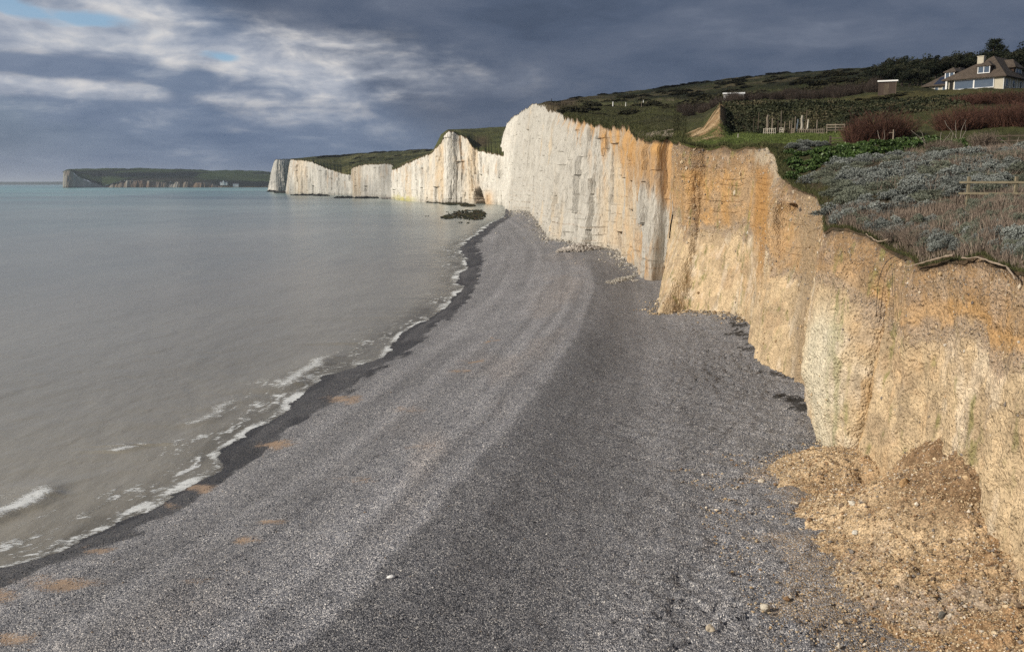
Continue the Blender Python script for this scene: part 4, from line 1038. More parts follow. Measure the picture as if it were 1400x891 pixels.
# ------------------------------------------------------------------ far headland across the bay
def headland():
    cliff = [(85.5, 4480, 86, 236), (87, 4450, 88, 234.3), (92, 4440, 93, 233.6), (97, 4440, 97.5, 233.5), (101, 4440, 101, 236), (105.5, 4450, 105.5, 241), (117, 4460, 117, 245.7), (130, 4480, 130, 251), (139.6, 4500, 139.6, 254.4),
             (147, 4500, 147, 252.9), (159, 4480, 159, 249.2), (166, 4470, 166, 247.6), (177, 4460, 177, 246.9), (200, 4450, 200, 247.4), (220, 4440, 220, 248.3), (254, 4430, 254, 249), (280, 4420, 280, 250.6), (296, 4420, 296, 252.2), (310, 4420, 310, 253.8), (340, 4420, 340, 254.6), (420, 4420, 420, 254.8)]
    n = 900
    u = np.linspace(85.5, 420, n)
    ca = np.array(cliff)
    d = np.interp(u, ca[:, 0], ca[:, 1]); vt = np.interp(u, ca[:, 0], ca[:, 3])
    foot = np.stack([at_d(a, HV, b) for a, b in zip(u, d)]); foot[:, 2] = -.5
    top = np.stack([at_d(a, v, b + 14) for a, v, b in zip(u, vt, d)])
    top[:, 2] += 1.5 * fbm(u / 3, 0, 0, 4, 121)
    rows = np.linspace(0, 1, 26)
    G = foot[None] + (top - foot)[None] * rows[:, None, None]
    x, z = G[..., 0], G[..., 2]
    fl = fbm(x / 30, z / 130, 0, 4, 122) * 14
    G[..., 1] -= fl * (rows[:, None] * .4 + .6)
    n1 = fbm(x / 22, z / 160, 0, 4, 123); n2 = fbm(x / 60, z / 60, 1, 3, 124)
    col = np.zeros(G.shape) + np.array((.42, .385, .325))
    uu = np.broadcast_to(u[None], z.shape)
    col = mixc(col, (.26, .20, .145), ss(-.5, .2, n1) * .8 * ss(140, 150, uu) + ss(.1, .4, n1) * .7 * ss(104, 96, uu))
    col = mixc(col, (.22, .15, .10), ss(-.2, .5, n2) * ss(160, 190, uu) * .8)
    col = mixc(col, (.10, .09, .06), ss(297, 306, uu) * .9)
    col = mixc(col, (.45, .42, .38), ss(104, 112, uu) * ss(140, 135, uu) * .6)
    col = mixc(col, (.06, .055, .05), ss(.12, .0, rows)[:, None] * .8)
    o = grid_obj('cliff', G, M_FAR, None, False, dict(albedo=col, gravel=np.zeros_like(z)))
    tag(o, 'low pale cliffs of the distant headland across the bay', 'cliff', None, 'structure')
    # its downs
    sky = np.interp(u, [85.5, 89, 96, 120, 150, 200, 240, 258, 270, 285, 305, 320, 335, 355, 372, 420], [235.6, 233.0, 231.4, 231.0, 230.2, 230.9, 230.9, 231.6, 233.2, 233.4, 233.2, 232.8, 233.6, 235.0, 236.4, 238])
    rr = np.concatenate([[0, .02], np.linspace(.06, 1, 50)])
    vv = vt[None] + (sky - vt)[None] * (1 - (1 - rr[:, None]) ** 1.5)
    D = d[None] + 14 + rr[:, None] * 1100
    D = D[:, :] + 0 * vv
    x_, y_, w_ = ray(np.broadcast_to(u[None], vv.shape), vv)
    s_ = D / np.hypot(x_, y_)
    G2 = np.stack([x_ * s_, y_ * s_, H + w_ * s_], -1); G2[0] = top
    back = G2[-1].copy(); back[:, 1] += 2500; back[:, 2] -= 60
    hedge = np.clip(fbm(G2[..., 0] / 90, G2[..., 1] / 300, 0, 3, 125), 0, 1)
    G2[..., 2] += fbm(G2[..., 0] / 40, G2[..., 1] / 120, 0, 3, 126) * 3.0 * (rr[:, None] > .9) + 3.5 * (rr[:, None] > .97) * (hedge > .12)
    G2 = np.concatenate([G2, back[None]])
    uu = np.broadcast_to(u[None], G2.shape[:2]); vv = np.concatenate([vv, vv[-1:]])
    n1 = fbm(G2[..., 0] / 150, G2[..., 1] / 400, 0, 4, 127)
    col = np.zeros(G2.shape) + np.array((.075, .105, .04))
    col = mixc(col, (.026, .034, .022), ss(.0, .25, n1 + .1 * np.sin(uu / 9)) * .9)
    wood = ss(150, 175, uu) * ss(278, 262, uu) * np.exp(-((vv - 239.5 + (uu - 190) * .015) / 3.2) ** 2)
    col = mixc(col, (.020, .026, .022), wood)
    ww = ss(120, 130, uu) * np.exp(-((vv - 239.0 + (uu - 150) * .02) / 3.0) ** 2) * ss(250, 200, uu)
    col = mixc(col, (.022, .028, .024), ww)
    col = mixc(col, (.028, .032, .025), ss(247.8, 250, vv) * ss(285, 300, uu) * .9)
    col = mixc(col, (.085, .11, .045), ss(300, 312, uu) * ss(236.5, 239, vv) * ss(247.5, 245.5, vv) * .8)
    col = mixc(col, (.09, .08, .06), ss(164, 190, uu) * ss(300, 280, uu) * ss(242, 246, vv) * ss(-.3, .3, n1) * .7)
    o = grid_obj('hill', G2, M_LANDF, None, True, dict(albedo=col), flip=False)
    tag(o, 'dark green downs on top of the distant headland', 'hillside', None, 'structure')
headland()
# faint coast beyond, low on the horizon
u = np.linspace(-900, 110, 240)
hts = 249.2 + .7 * fbm(u / 60, 0, 0, 3, 131)
f0 = np.stack([at_d(a, HV, 15500.) for a in u]); f0[:, 2] = -1
f1 = np.stack([at_d(a, v, 15600.) for a, v in zip(u, hts)])
f2 = f1.copy(); f2[:, 1] += 3500; f2[:, 2] += 6
f3 = f2.copy(); f3[:, 1] += 3000; f3[:, 2] = -1
o = grid_obj('coast', np.stack([f0, f1, f2, f3]), simple_mat('far_coast', (.05, .07, .05), scale=.002), None, True, None)
tag(o, 'faint blue strip of coast on the horizon left of the headland', 'coast', None, 'structure')
# ------------------------------------------------------------------ ground lookup
from mathutils.bvhtree import BVHTree
_hills = [o for o in C.objects if o.name.startswith('hill')]
_near_hill = _hills[0]
def _bvh(o):
    me = o.data
    v = np.empty(len(me.vertices) * 3, np.float32); me.vertices.foreach_get('co', v)
    l = np.empty(len(me.loops), np.int32); me.loops.foreach_get('vertex_index', l)
    return BVHTree.FromPolygons(v.reshape(-1, 3).tolist(), l.reshape(-1, 4).tolist())
BV = _bvh(_near_hill)
def on_land(x, y, z0=160.0):
    h = BV.ray_cast(Vector((float(x), float(y), z0)), Vector((0, 0, -1)))
    return h[0]
def gp(u, d):
    """point of the near land on photo column u, d metres away"""
    v = 200.0
    for _ in range(6): v = float(PN(np.array(float(u)), np.array(float(d))))
    p = at_d(u, v, d)
    q = on_land(p[0], p[1])
    return np.array(q) if q is not None else p
def zat(u, v, d): return float(at_d(u, v, d)[2])
def px(d): return d / F            # metres per photo pixel at distance d
def beach_pt(u, v, z=3.0):
    for _ in range(4):
        p = at_z(u, v, z); z = float(beach_z(np.array([p[0]]), np.array([p[1]]))[0])
    p[2] = z
    return p

# ------------------------------------------------------------------ rocks
def rock_mesh(name, seed, m, n=3, squash=(1, 1, .7), rough=.35):
    import bmesh
    bm = bmesh.new(); bmesh.ops.create_icosphere(bm, subdivisions=n, radius=1.0)
    V_ = np.array([v.co[:] for v in bm.verts])
    r = 1 + rough * fbm(V_[:, 0] * .9 + seed, V_[:, 1] * .9, V_[:, 2] * .9, 3, seed) + .5 * rough * (np.round(vn(V_[:, 0] * 1.3, V_[:, 1] * 1.3 + seed, V_[:, 2] * 1.3, seed + 5) * 2) / 2)
    V_ = V_ * r[:, None] * np.array(squash)
    for v, c in zip(bm.verts, V_): v.co = c
    me = bpy.data.meshes.new(name); bm.to_mesh(me); bm.free(); me.materials.append(m)
    return me
def scatter_rocks(name, P, S, mat_, seed=1, attrs_col=None, squash=.65):
    """many small stones as one mesh; P (n,3), S (n,)"""
    g = np.random.default_rng(seed)
    base = np.array([(0, 0, 1), (.9, 0, .25), (.28, .85, .3), (-.72, .5, .2), (-.72, -.5, .3), (.28, -.85, .22), (.5, .4, -.6), (-.5, .2, -.6), (.1, -.6, -.6)])
    fc = np.array([(0, 1, 2), (0, 2, 3), (0, 3, 4), (0, 4, 5), (0, 5, 1), (1, 6, 2), (2, 7, 3), (3, 7, 4), (4, 8, 5), (5, 8, 1), (2, 6, 7), (4, 7, 8), (1, 8, 6)])
    n = len(P)
    a = g.uniform(0, 6.28, n); ca, sa = np.cos(a), np.sin(a)
    B = base[None] * g.uniform(.6, 1.25, (n, len(base), 3)) * np.stack([np.ones(n), g.uniform(.6, 1, n), g.uniform(.5, .9, n) * squash / .65], 1)[:, None]
    X = B[..., 0] * ca[:, None] - B[..., 1] * sa[:, None]; Y = B[..., 0] * sa[:, None] + B[..., 1] * ca[:, None]
    Vt = np.stack([X, Y, B[..., 2]], -1) * S[:, None, None] + P[:, None]
    f = fc[None] + (np.arange(n) * len(base))[:, None, None]
    at = None
    if attrs_col is not None: at = dict(albedo=np.repeat(attrs_col, len(base), 0))
    return mesh_np(name, Vt.reshape(-1, 3), f, 3, mat_, None, False, at)
def attr_mat(name, rough=.9, sc=8.0, var=.3, bump=.03):
    m, nt = mat(name)
    n = nt.noise(nt.pos, sc, 5.0, .65)
    c = nt.node('ShaderNodeVectorMath', operation='SCALE'); nt.set(c.inputs[0], nt.attr('albedo')); nt.set(c.inputs['Scale'], nt.mrange(n, .3, .7, 1 - var, 1 + var))
    nt.set(nt.b.inputs['Base Color'], c.outputs[0]); nt.b.inputs['Roughness'].default_value = rough; nt.b.inputs['Specular IOR Level'].default_value = .15
    nt.set(nt.b.inputs['Normal'], nt.bump(n, bump))
    return m
M_STONE = attr_mat('loose_stone')

# landslip heap at the foot of the near cliff
gx, gy = np.linspace(7, 21, 330), np.linspace(22, 53, 520)
GX, GY = np.meshgrid(gx, gy)
def cone(p, hh, rad, ax=1.0, ay=1.0, pw=1.0):
    r = np.sqrt(((GX - p[0]) / ax) ** 2 + ((GY - p[1]) / ay) ** 2) / rad
    return hh * np.clip(1 - r, -.2, 1) ** 1 if pw == 1 else hh * np.sign(1 - r) * np.abs(np.clip(1 - r, -.3, 1)) ** pw
pa = at_z(1283, 716, ZB); pb = at_z(1185, 655, ZB); pc_ = at_z(1365, 790, ZB)
nz1 = fbm(GX / 3.2, GY / 3.2, 0, 4, 141); nz2 = fbm(GX / .8, GY / .8, 0, 4, 142); nz3 = fbm(GX / .25, GY / .25, 0, 2, 143)
hts = np.maximum.reduce([cone(pa + [.6, -2.4, 0], 4.5, 6.4, 1.0, 1.0), cone(at_z(1228, 715, ZB), 2.0, 4.6), cone(pb + [.5, 0, 0], 1.75, 5.4, 1.05, .95), cone(pc_ + [.5, 0, 0], 2.2, 7.4, 1.0, 1.3), cone(pc_ + [1, -7, 0], 2.0, 7.4, 1.0, 1.4)])
hts = hts + np.clip(hts + .25, 0, 1) * (.20 * nz1 + .13 * nz2 + .07 * nz3) - .10
# slumped shelf with a steep broken face near the top
sh = at_z(1262, 700, ZB)
hts = hts + 1.0 * ss(1.75, 1.15, np.hypot((GX - sh[0] - .2) / 1.2, (GY - sh[1] + .4) / 1.7) + .35 * nz1 + .1 * nz2) * (hts > .3)
hts = hts - .45 * np.exp(-((GX - sh[0] + 1.9) / .35) ** 2 - ((GY - sh[1] - 1.6) / 1.2) ** 2)
Zd = beach_z(GX, GY, False) + np.where(hts > 0, hts, hts * 1.5)
col = np.zeros(GX.shape + (3,)) + np.array((.34, .235, .135))
col = mixc(col, (.42, .31, .19), ss(-.1, .5, nz1 + nz2 * .4) * .8)
col = mixc(col, (.22, .13, .065), ss(.0, .5, -nz1 + nz2 * .5) * .75)
col = mixc(col, (.155, .095, .052), ss(1.7, 2.9, hts + .5 * nz1) * .85)
col = mixc(col, (.30, .255, .21), ss(-.05, .5, fbm(GX / 2, GY / 2, 0, 3, 144)) * ss(2.2, 1.0, hts) * ss(at_z(1280, 760, ZB)[1] + 2, at_z(1280, 760, ZB)[1] - 4, GY) * .6)
col *= (1 + .2 * nz3 + .15 * nz2)[..., None]
o = grid_obj('debris_heap', np.stack([GX, GY, Zd], -1), cliff_mat('fallen_loam', .07, 5.0, 1.0, .35), None, True, dict(albedo=np.clip(col, .02, .8), gravel=np.full(GX.shape, .8)))
tag(o, 'tan heap of fallen earth and stones spilling from the near cliff onto the beach', 'debris heap')
def heap_z(x, y):
    i = np.clip(((np.asarray(y) - gy[0]) / (gy[1] - gy[0])).astype(int), 0, len(gy) - 1); j = np.clip(((np.asarray(x) - gx[0]) / (gx[1] - gx[0])).astype(int), 0, len(gx) - 1)
    return Zd[i, j], hts[i, j]
g = np.random.default_rng(5)
X, Y = g.uniform(8.5, 19.5, 150000), g.uniform(23, 50, 150000)
z_, h_ = heap_z(X, Y)
bz = beach_z(X, Y, False)
keep = (g.random(150000) < np.where(h_ > 0, .55, np.exp(h_ * 3.0) * .20 + .002)) & (h_ > -1.8)
X, Y = X[keep], Y[keep]; zt = np.maximum(z_[keep], bz[keep])
n = len(X)
S = np.exp(g.normal(-3.42, .5, n)); S = np.clip(S, .014, .20)
tones = np.array([(.40, .29, .17), (.46, .36, .235), (.25, .155, .085), (.52, .45, .36), (.17, .12, .08), (.19, .165, .145)])
cc = tones[g.choice(len(tones), n, p=[.32, .2, .2, .08, .12, .08])] * g.uniform(.75, 1.25, (n, 1))
o = scatter_rocks('rubble', np.stack([X, Y, zt + S * .2], -1), S, M_STONE, 6, cc)
tag(o, 'countless small tan stones and clods strewn over the landslip heap', 'rubble', None, 'stuff')
# the larger clods one can pick out
for i, (u, v, r, lb, cl) in enumerate([
        (1262, 650, .34, 'large brown earth block stuck near the top of the landslip heap', (.30, .18, .09)),
        (1236, 664, .26, 'brown slab of earth leaning at the crack in the landslip heap', (.38, .24, .12)),
        (1166, 689, .16, 'pale white lump of chalk on the landslip heap below the cliff nose', (.60, .55, .46)),
        (1170, 729, .15, 'small white chalk lump in the middle of the landslip heap', (.64, .60, .52)),
        (1287, 843, .17, 'grey flat slate-like slab on the lower landslip heap', (.17, .16, .14)),
        (1041, 659, .16, 'round pale stone lying on the shingle left of the landslip heap', (.55, .48, .38)),
        (1046, 832, .17, 'pale chalk lump on the shingle below the landslip heap', (.56, .50, .40)),
        (970, 860, .15, 'cream stone on the shingle at the lower edge of the picture', (.52, .44, .33))]):
    p = beach_pt(u, v)
    for _ in range(6):
        zz1, hh1 = heap_z(p[0], p[1]); zt1 = max(float(zz1), float(beach_z(np.array([p[0]]), np.array([p[1]]), False)[0])); p = at_z(u, v, zt1 * .5 + p[2] * .5)
    flat = 'slab' in lb
    me = rock_mesh('clod', 200 + i * 7, simple_mat('clod_%s' % ['earth', 'chalk'][cl[2] > .25], cl, .9, .3, 5, .1, .05), 3, (1.0, .55, .9) if 'leaning' in lb else ((1, .45, .9) if flat else (1, .9, .75)))
    o = bpy.data.objects.new('stone' if r < .3 else 'earth_block', me); C.objects.link(o)
    o.location = (p[0], p[1], p[2] + r * .3); o.scale = (r, r, r); o.rotation_euler = (.2 if not flat else .1, .1, random.uniform(0, 6) if not flat else .4)
    tag(o, lb, 'stone' if r < .3 else 'earth block')
# white stone on the ridge
p = beach_pt(535, 789)
o = bpy.data.objects.new('stone', rock_mesh('white_stone', 77, simple_mat('white_chalk', (.75, .73, .70), .8, .1), 3, (1.3, .8, .5), .15)); C.objects.link(o); o.location = p + [0, 0, .03]; o.scale = (.12,) * 3
o.rotation_euler = (0, 0, .3); tag(o, 'bright white oval stone alone on the dark shingle ridge', 'stone')
# coarse flints standing proud of the near shingle
n = 26000
yy = 24 + 60 * g.random(n) ** 1.7; q = g.random(n); xx = XW(yy) + 1.5 + q * (np.minimum(16.0 + (yy - 40).clip(0) * .16, 30) - XW(yy) - 1.5)
zz2 = beach_z(xx, yy)
S = np.clip(np.exp(g.normal(-3.55, .35, n)), .015, .075)
tn = np.array([(.045, .046, .052), (.13, .13, .136), (.25, .243, .24), (.42, .40, .375), (.66, .62, .56), (.25, .19, .14)])
cc = tn[g.choice(6, n, p=[.24, .28, .24, .14, .05, .05])] * g.uniform(.8, 1.2, (n, 1))
k_ = ss(1.15, .8, (xx - XW(yy)) / np.maximum(XQ(yy) - XW(yy), .6)); cc = cc * (1 - .72 * k_)[:, None]
o = scatter_rocks('shingle', np.stack([xx, yy, zz2 + S * .12], -1), S, M_STONE, 8, cc)
tag(o, 'loose grey and black flint cobbles over the near beach', 'shingle', None, 'stuff')
# pale chalk pebbles far along the beach and strewn boulders by the far cliff foot
n = 2600
yy = g.uniform(120, 640, n); q = g.random(n) ** .8; xx = XW(yy) + 2 + q * (XC(yy) + 14 - XW(yy))
dens = np.where(yy > 440, 1.0, .05) * (g.random(n) < 1)
kp = g.random(n) < dens
xx, yy = xx[kp], yy[kp]; S = np.clip(np.exp(g.normal(-1.35, .5, len(xx))), .08, .9) * np.clip(yy / 520, .3, 1.2)
cc = np.array((.46, .42, .36)) * g.uniform(.6, 1.3, (len(xx), 1))
o = scatter_rocks('chalk_rubble', np.stack([xx, yy, beach_z(xx, yy, False) + S * .2], -1), S, M_STONE, 9, cc)
tag(o, 'scattered pale chalk stones over the far end of the shingle', 'rubble', None, 'stuff')

# chalk falls at the foot of the white cliff
def fall(u0, v0, u1, v1, wid, hgt, n, lab_, seed, col_):
    a, b = beach_pt(u0, v0), beach_pt(u1, v1)
    g = np.random.default_rng(seed)
    t = g.random(n); P = a[None] * (1 - t[:, None]) + b[None] * t[:, None]
    off = g.normal(0, .42, n) * wid
    d_ = (b - a)[:2]; d_ = d_ / np.linalg.norm(d_); nn_ = np.array([-d_[1], d_[0]])
    P[:, :2] += off[:, None] * nn_[None]
    hh = hgt * np.exp(-(off / wid) ** 2) * (1 - abs(t - .55))
    P[:, 2] = beach_z(P[:, 0], P[:, 1], False) + hh * g.random(n)
    S = np.clip(np.exp(g.normal(math.log(wid * .075), .5, n)), wid * .03, wid * .26)
    o = scatter_rocks('chalk_fall', P, S, M_STONE, seed, np.array(col_) * g.uniform(.75, 1.2, (n, 1)))
    return tag(o, lab_, 'chalk fall', None, 'stuff')
fall(806, 338, 778, 345, 3.6, .9, 1800, 'low white heap of fallen chalk at the foot of the white cliff', 12, (.36, .325, .285))
fall(869, 376, 831, 388, 1.0, .3, 900, 'narrow white streak of chalk rubble on the shingle before the rust-streaked cliff', 13, (.38, .35, .30))
fall(873, 383, 864, 385, .7, .25, 120, 'small clump of chalk rubble beside the narrow white streak, under the cliff', 14, (.42, .38, .33))

# weed-covered rock ledges off the far end of the beach
M_WEED = simple_mat('weedy_rock', (.040, .040, .022), .7, .5, .5, .3)
def ledge(pts, z, n, smin, smax, lab_, seed, colr):
    g = np.random.default_rng(seed)
    P = []
    while len(P) < n:
        i = g.integers(len(pts)); u, v, ru, rv = pts[i]
        r, a = np.sqrt(g.random()), g.uniform(0, 6.28)
        p = at_z(u + ru * r * math.cos(a), v + rv * r * math.sin(a), z); P.append(p)
    P = np.array(P); S = g.uniform(smin, smax, n) * (P[:, 1] / 550)
    cc = np.array(colr)[g.integers(0, len(colr), n)] * g.uniform(.6, 1.3, (n, 1))
    o = scatter_rocks('weedy_rocks', P, S, M_STONE, seed, cc, .4)
    return tag(o, lab_, 'rock ledge', None, 'stuff')
wc = [(.030, .034, .018), (.045, .042, .018), (.022, .022, .016), (.06, .045, .025)]
ledge([(640, 292, 22, 5), (630, 295, 22, 3.5), (648, 296, 16, 5), (612, 297, 9, 2), (655, 292, 10, 5)], .25, 900, .5, 1.3, 'dark weed-covered rock patch in the shallows at the end of the shingle', 15, wc)
ledge([(575, 274.2, 12, .9), (600, 276.3, 18, 1.2), (625, 278.8, 18, 1.6), (640, 281, 10, 1.4), (615, 278, 14, 1.5)], .3, 700, .6, 1.5, 'long dark strip of weedy rock along the foot of the peaked white cliff', 16, wc)
ledge([(420, 267.0, 22, .35), (440, 267.6, 10, .3), (470, 270.4, 12, .35), (500, 270.8, 16, .3), (387, 263.6, 12, .3), (372, 262, 5, .3)], .3, 420, 1.0, 2.2, 'thin dark reef line at the water edge below the far white cliffs', 17, [(.04, .04, .035)])
ledge([(505, 269.2, 18, .8), (535, 271, 14, 1.0), (560, 272.6, 10, .8)], .4, 700, .6, 1.2, 'pale grey shingle bank below the square-topped white cliff', 18, [(.22, .20, .18), (.3, .27, .24)])
ledge([(630, 304, 3, .6), (584, 295.5, 2.5, .4), (640, 304.5, 1.5, .5), (612, 290, 6, .5)], .2, 26, .4, .8, 'few black rock tips standing out of the water near the weedy patch', 19, wc)
# cave mouth in the peaked cliff: a dark hollow block set into the face
# ------------------------------------------------------------------ edge roots and hanging cables on the near cliff
M_ROOT = simple_mat('bleached_root', (.27, .21, .155), .85, .35, 9, .2, .02)
M_CABLE = simple_mat('black_cable', (.022, .020, .020), .6, .2)
topA = CL['A']['top']
def edge_pt(u, v, out=.0):
    """point on the near cliff face nearest to photo position u, v, moved out towards the beach"""
    G_ = CL['A']['G'][1:, :, :]; 
    if not hasattr(edge_pt, 'uv'):
        dep = G_[..., 1] * CP - (G_[..., 2] - H) * SP
        edge_pt.uv = (CU + F * G_[..., 0] / dep, CV - F * (G_[..., 1] * SP + (G_[..., 2] - H) * CP) / dep, dep)
    uu, vv, dep = edge_pt.uv
    k = np.argmin(np.where((dep > 5) & (dep < 62), (uu - u) ** 2 + (vv - v) ** 2, 1e9)); r, c_ = np.unravel_index(k, uu.shape)
    p = G_[r, c_].copy(); nrm = CL['A']['N'][c_]
    q = at_d(u, v, np.hypot(p[0], p[1])); q[:2] += nrm * out
    return q
def spline(P, n):
    P = np.array(P); t = np.linspace(0, len(P) - 1, n); out = []
    for a in t:
        i = min(int(a), len(P) - 2); f = a - i
        p0, p1, p2, p3 = P[max(i - 1, 0)], P[i], P[i + 1], P[min(i + 2, len(P) - 1)]
        out.append(.5 * ((2 * p1) + (p2 - p0) * f + (2 * p0 - 5 * p1 + 4 * p2 - p3) * f * f + (3 * p1 - p0 - 3 * p2 + p3) * f ** 3))
    return np.array(out)
def rope(name, pts, r0, r1, m_, lab_, cat_, out=.25, wob=.03):
    P = spline([edge_pt(u, v, out) for u, v in pts], 40)
    w = np.stack([fbm(np.arange(40) / 4., 0, i * 9., 3, 151) for i in range(3)], 1) * wob
    mb = MB(); mb.tube([tuple(p) for p in P + w], list(np.linspace(r0, r1, 40) * (1 + .35 * fbm(np.arange(40) / 2.5, 3, 0, 2, 152))), 7)
    return tag(mb.build(name, m_, None, True), lab_, cat_)
rope('exposed_root', [(1254, 365), (1268, 361), (1290, 355), (1305, 351.5), (1318, 349)], .022, .052, M_ROOT, 'pale bare root slanting along the broken turf edge above a shadowed hollow', 'root', .45)
rope('exposed_root', [(1328, 353), (1345, 352), (1356, 354), (1370, 359), (1386, 364), (1394, 370), (1402, 382)], .036, .034, M_ROOT, 'pale root bending down over the cliff edge at the right of the picture', 'root', .35)
rope('exposed_root', [(1191, 320), (1199, 326), (1207, 330), (1216, 329), (1221, 327)], .03, .03, M_ROOT, 'short pale root with a knob in the notch of the cliff edge', 'root', .25)
rope('hanging_cable', [(1241, 346), (1230, 351), (1219, 360), (1212, 375), (1208.5, 390), (1207, 410), (1206, 433)], .016, .013, M_CABLE, 'thin black cable arching out and hanging down the brown cliff face', 'cable', .32, .0)
rope('hanging_cable', [(1223, 352), (1225, 372), (1225.5, 395), (1226.5, 412), (1228, 432)], .010, .009, M_CABLE, 'short thin dark wire hanging straight down beside the arching cable', 'cable', .2, .01)

# flints and chalk lumps standing out of the earthy face
cA = CL['A']; tA, dA_ = cA['t'][1:], cA['d'][1:]
gA = np.random.default_rng(91)
nn = 150000
ri, ci = gA.integers(0, tA.shape[0], nn), gA.integers(0, tA.shape[1], nn)
tq = tA[ri, ci]; pq = cA['G'][1:][ri, ci]; oq = cA['p'][ci, 1]
w_ = .10 + .75 * ss(.80, .93, tq) + .7 * np.exp(-((tq - oq) / .05) ** 2) + .25 * ss(oq, oq + .2, tq)
ok = (gA.random(nn) < w_ * .42) & (tq > .03) & (tq < .985) & (pq[:, 1] > 24)
pq, tq, ci, dq = pq[ok], tq[ok], ci[ok], dA_[ri, ci][ok]
S = np.clip(np.exp(gA.normal(-3.35, .5, len(pq))), .018, .17) * np.clip(dq / 55, .8, 1.7)
pq = pq + np.concatenate([cA['N'][ci], np.zeros((len(ci), 1))], 1) * (S * .25)[:, None]
tn = np.array([(.44, .34, .22), (.48, .40, .30), (.34, .24, .14), (.20, .17, .145), (.50, .45, .38), (.38, .27, .15)])
cc = tn[gA.choice(6, len(pq), p=[.26, .16, .22, .18, .04, .14])] * gA.uniform(.75, 1.2, (len(pq), 1))
o = scatter_rocks('flints', pq, S, M_STONE, 92, cc, 1.0)
tag(o, 'small flints and chalk lumps studding the earthy cliff face', 'flints', None, 'stuff')

# crumbs and small blocks shed along the foot of the cliffs
for key, n_, lab_, pal in (('A', 5200, 'small tan stones shed along the foot of the earthy cliff', [(.42, .32, .2), (.5, .41, .29), (.28, .2, .12), (.2, .18, .16)]),
                           ('D', 3000, 'small pale chalk blocks shed along the foot of the white cliff', [(.42, .39, .34), (.5, .46, .4), (.3, .27, .22), (.25, .22, .18)])):
    gq = np.random.default_rng(111 if key == 'A' else 112); ft = CL[key]['G'][1]; Nq = CL[key]['N']
    ii = gq.choice(np.where((ft[:, 1] > 24) & (ft[:, 1] < 560))[0], n_); dq = np.hypot(ft[ii, 0], ft[ii, 1])
    e_ = gq.exponential(.45, n_) * np.clip(dq / 60, .7, 3.0); clump = vn(ft[ii, 1] / (.035 * dq + .6), 0, 0, 113)
    kp = clump > -.15
    ii, e_, dq = ii[kp], e_[kp], dq[kp]
    X = ft[ii, 0] + Nq[ii, 0] * e_; Y = ft[ii, 1] + Nq[ii, 1] * e_
    S = np.clip(np.exp(gq.normal(-3.0, .5, len(ii))), .02, .2) * np.clip(dq / 60, .7, 3.2)
    cc = np.array(pal)[gq.integers(0, 4, len(ii))] * gq.uniform(.75, 1.2, (len(ii), 1))
    o = scatter_rocks('rubble', np.stack([X, Y, beach_z(X, Y, False) + S * .2 + .25 * np.exp(-e_ * 2)], -1), S, M_STONE, 114, cc)
    tag(o, lab_, 'rubble', None, 'stuff')
# ------------------------------------------------------------------ houses
M_CREAM = simple_mat('cream_render', (.52, .47, .365), .85, .12, 1.2)
M_TILE = None
def tile_mat(name, c):
    m, nt = mat(name)
    tc = nt.node('ShaderNodeTexCoord').outputs['Object']
    w = nt.node('ShaderNodeTexWave', wave_type='BANDS', bands_direction='Z'); nt.set(w.inputs['Vector'], tc); w.inputs['Scale'].default_value = 3.2; w.inputs['Distortion'].default_value = .6
    n = nt.noise(tc, 1.4, 6, .7); n2 = nt.noise(tc, 9.0, 3, .6)
    k = nt.math('MULTIPLY', nt.mrange(n, .3, .7, .6, 1.35), nt.math('MULTIPLY', nt.mrange(w.outputs[1], 0, 1, .8, 1.1), nt.mrange(n2, .3, .7, .75, 1.25)))
    s = nt.node('ShaderNodeVectorMath', operation='SCALE'); s.inputs[0].default_value = c; nt.set(s.inputs['Scale'], k)
    nt.set(nt.b.inputs['Base Color'], nt.mix(nt.mrange(n2, .55, .7, 0, .35), s.outputs[0], (.17, .15, .07, 1))); nt.b.inputs['Roughness'].default_value = .9
    nt.set(nt.b.inputs['Normal'], nt.bump(w.outputs[1], .03))
    return m
M_TILE = tile_mat('weathered_clay_tile', (.098, .072, .053)); M_TILE2 = tile_mat('dark_hung_tile', (.07, .038, .027))
M_WHITE = simple_mat('white_paint', (.78, .77, .74), .5, .05)
M_GLASS, nt = mat('window_glass')
nt.b.inputs['Base Color'].default_value = (.06, .09, .135, 1); nt.b.inputs['Roughness'].default_value = .06; nt.b.inputs['IOR'].default_value = 1.52; nt.b.inputs['Specular IOR Level'].default_value = .9  # blue base tint stands in for the sky's reflection
nt.set(nt.b.inputs['Normal'], nt.bump(nt.noise(nt.pos, .8, 2), .004))
M_PV, nt = mat('solar_cell')
tcx = nt.node('ShaderNodeTexCoord').outputs['Object']
br = nt.node('ShaderNodeTexBrick'); nt.set(br.inputs['Vector'], tcx); br.inputs['Scale'].default_value = 6; br.offset = 0
br.inputs['Color1'].default_value = (.012, .016, .035, 1); br.inputs['Color2'].default_value = (.014, .018, .04, 1); br.inputs['Mortar'].default_value = (.08, .09, .10, 1); br.inputs['Mortar Size'].default_value = .015
nt.set(nt.b.inputs['Base Color'], br.outputs[0]); nt.b.inputs['Roughness'].default_value = .2
M_DARK = simple_mat('dark_opening', (.02, .018, .016), .9, .2)
M_WOOD = simple_mat('weathered_wood', (.20, .165, .125), .9, .45, 3, .2, .01, (1, 1, .15), .35)
M_WOODD = simple_mat('dark_wood', (.085, .066, .048), .9, .4, 3, .2, .01, (1, 1, .2), .3)
M_PALE = simple_mat('pale_driftwood', (.40, .36, .29), .85, .3, 3, .2, .01, (1, 1, .15), .25)
M_BOARD = simple_mat('brown_board', (.065, .048, .038), .9, .35, 2.5, .2, .02, (6, 6, .3))

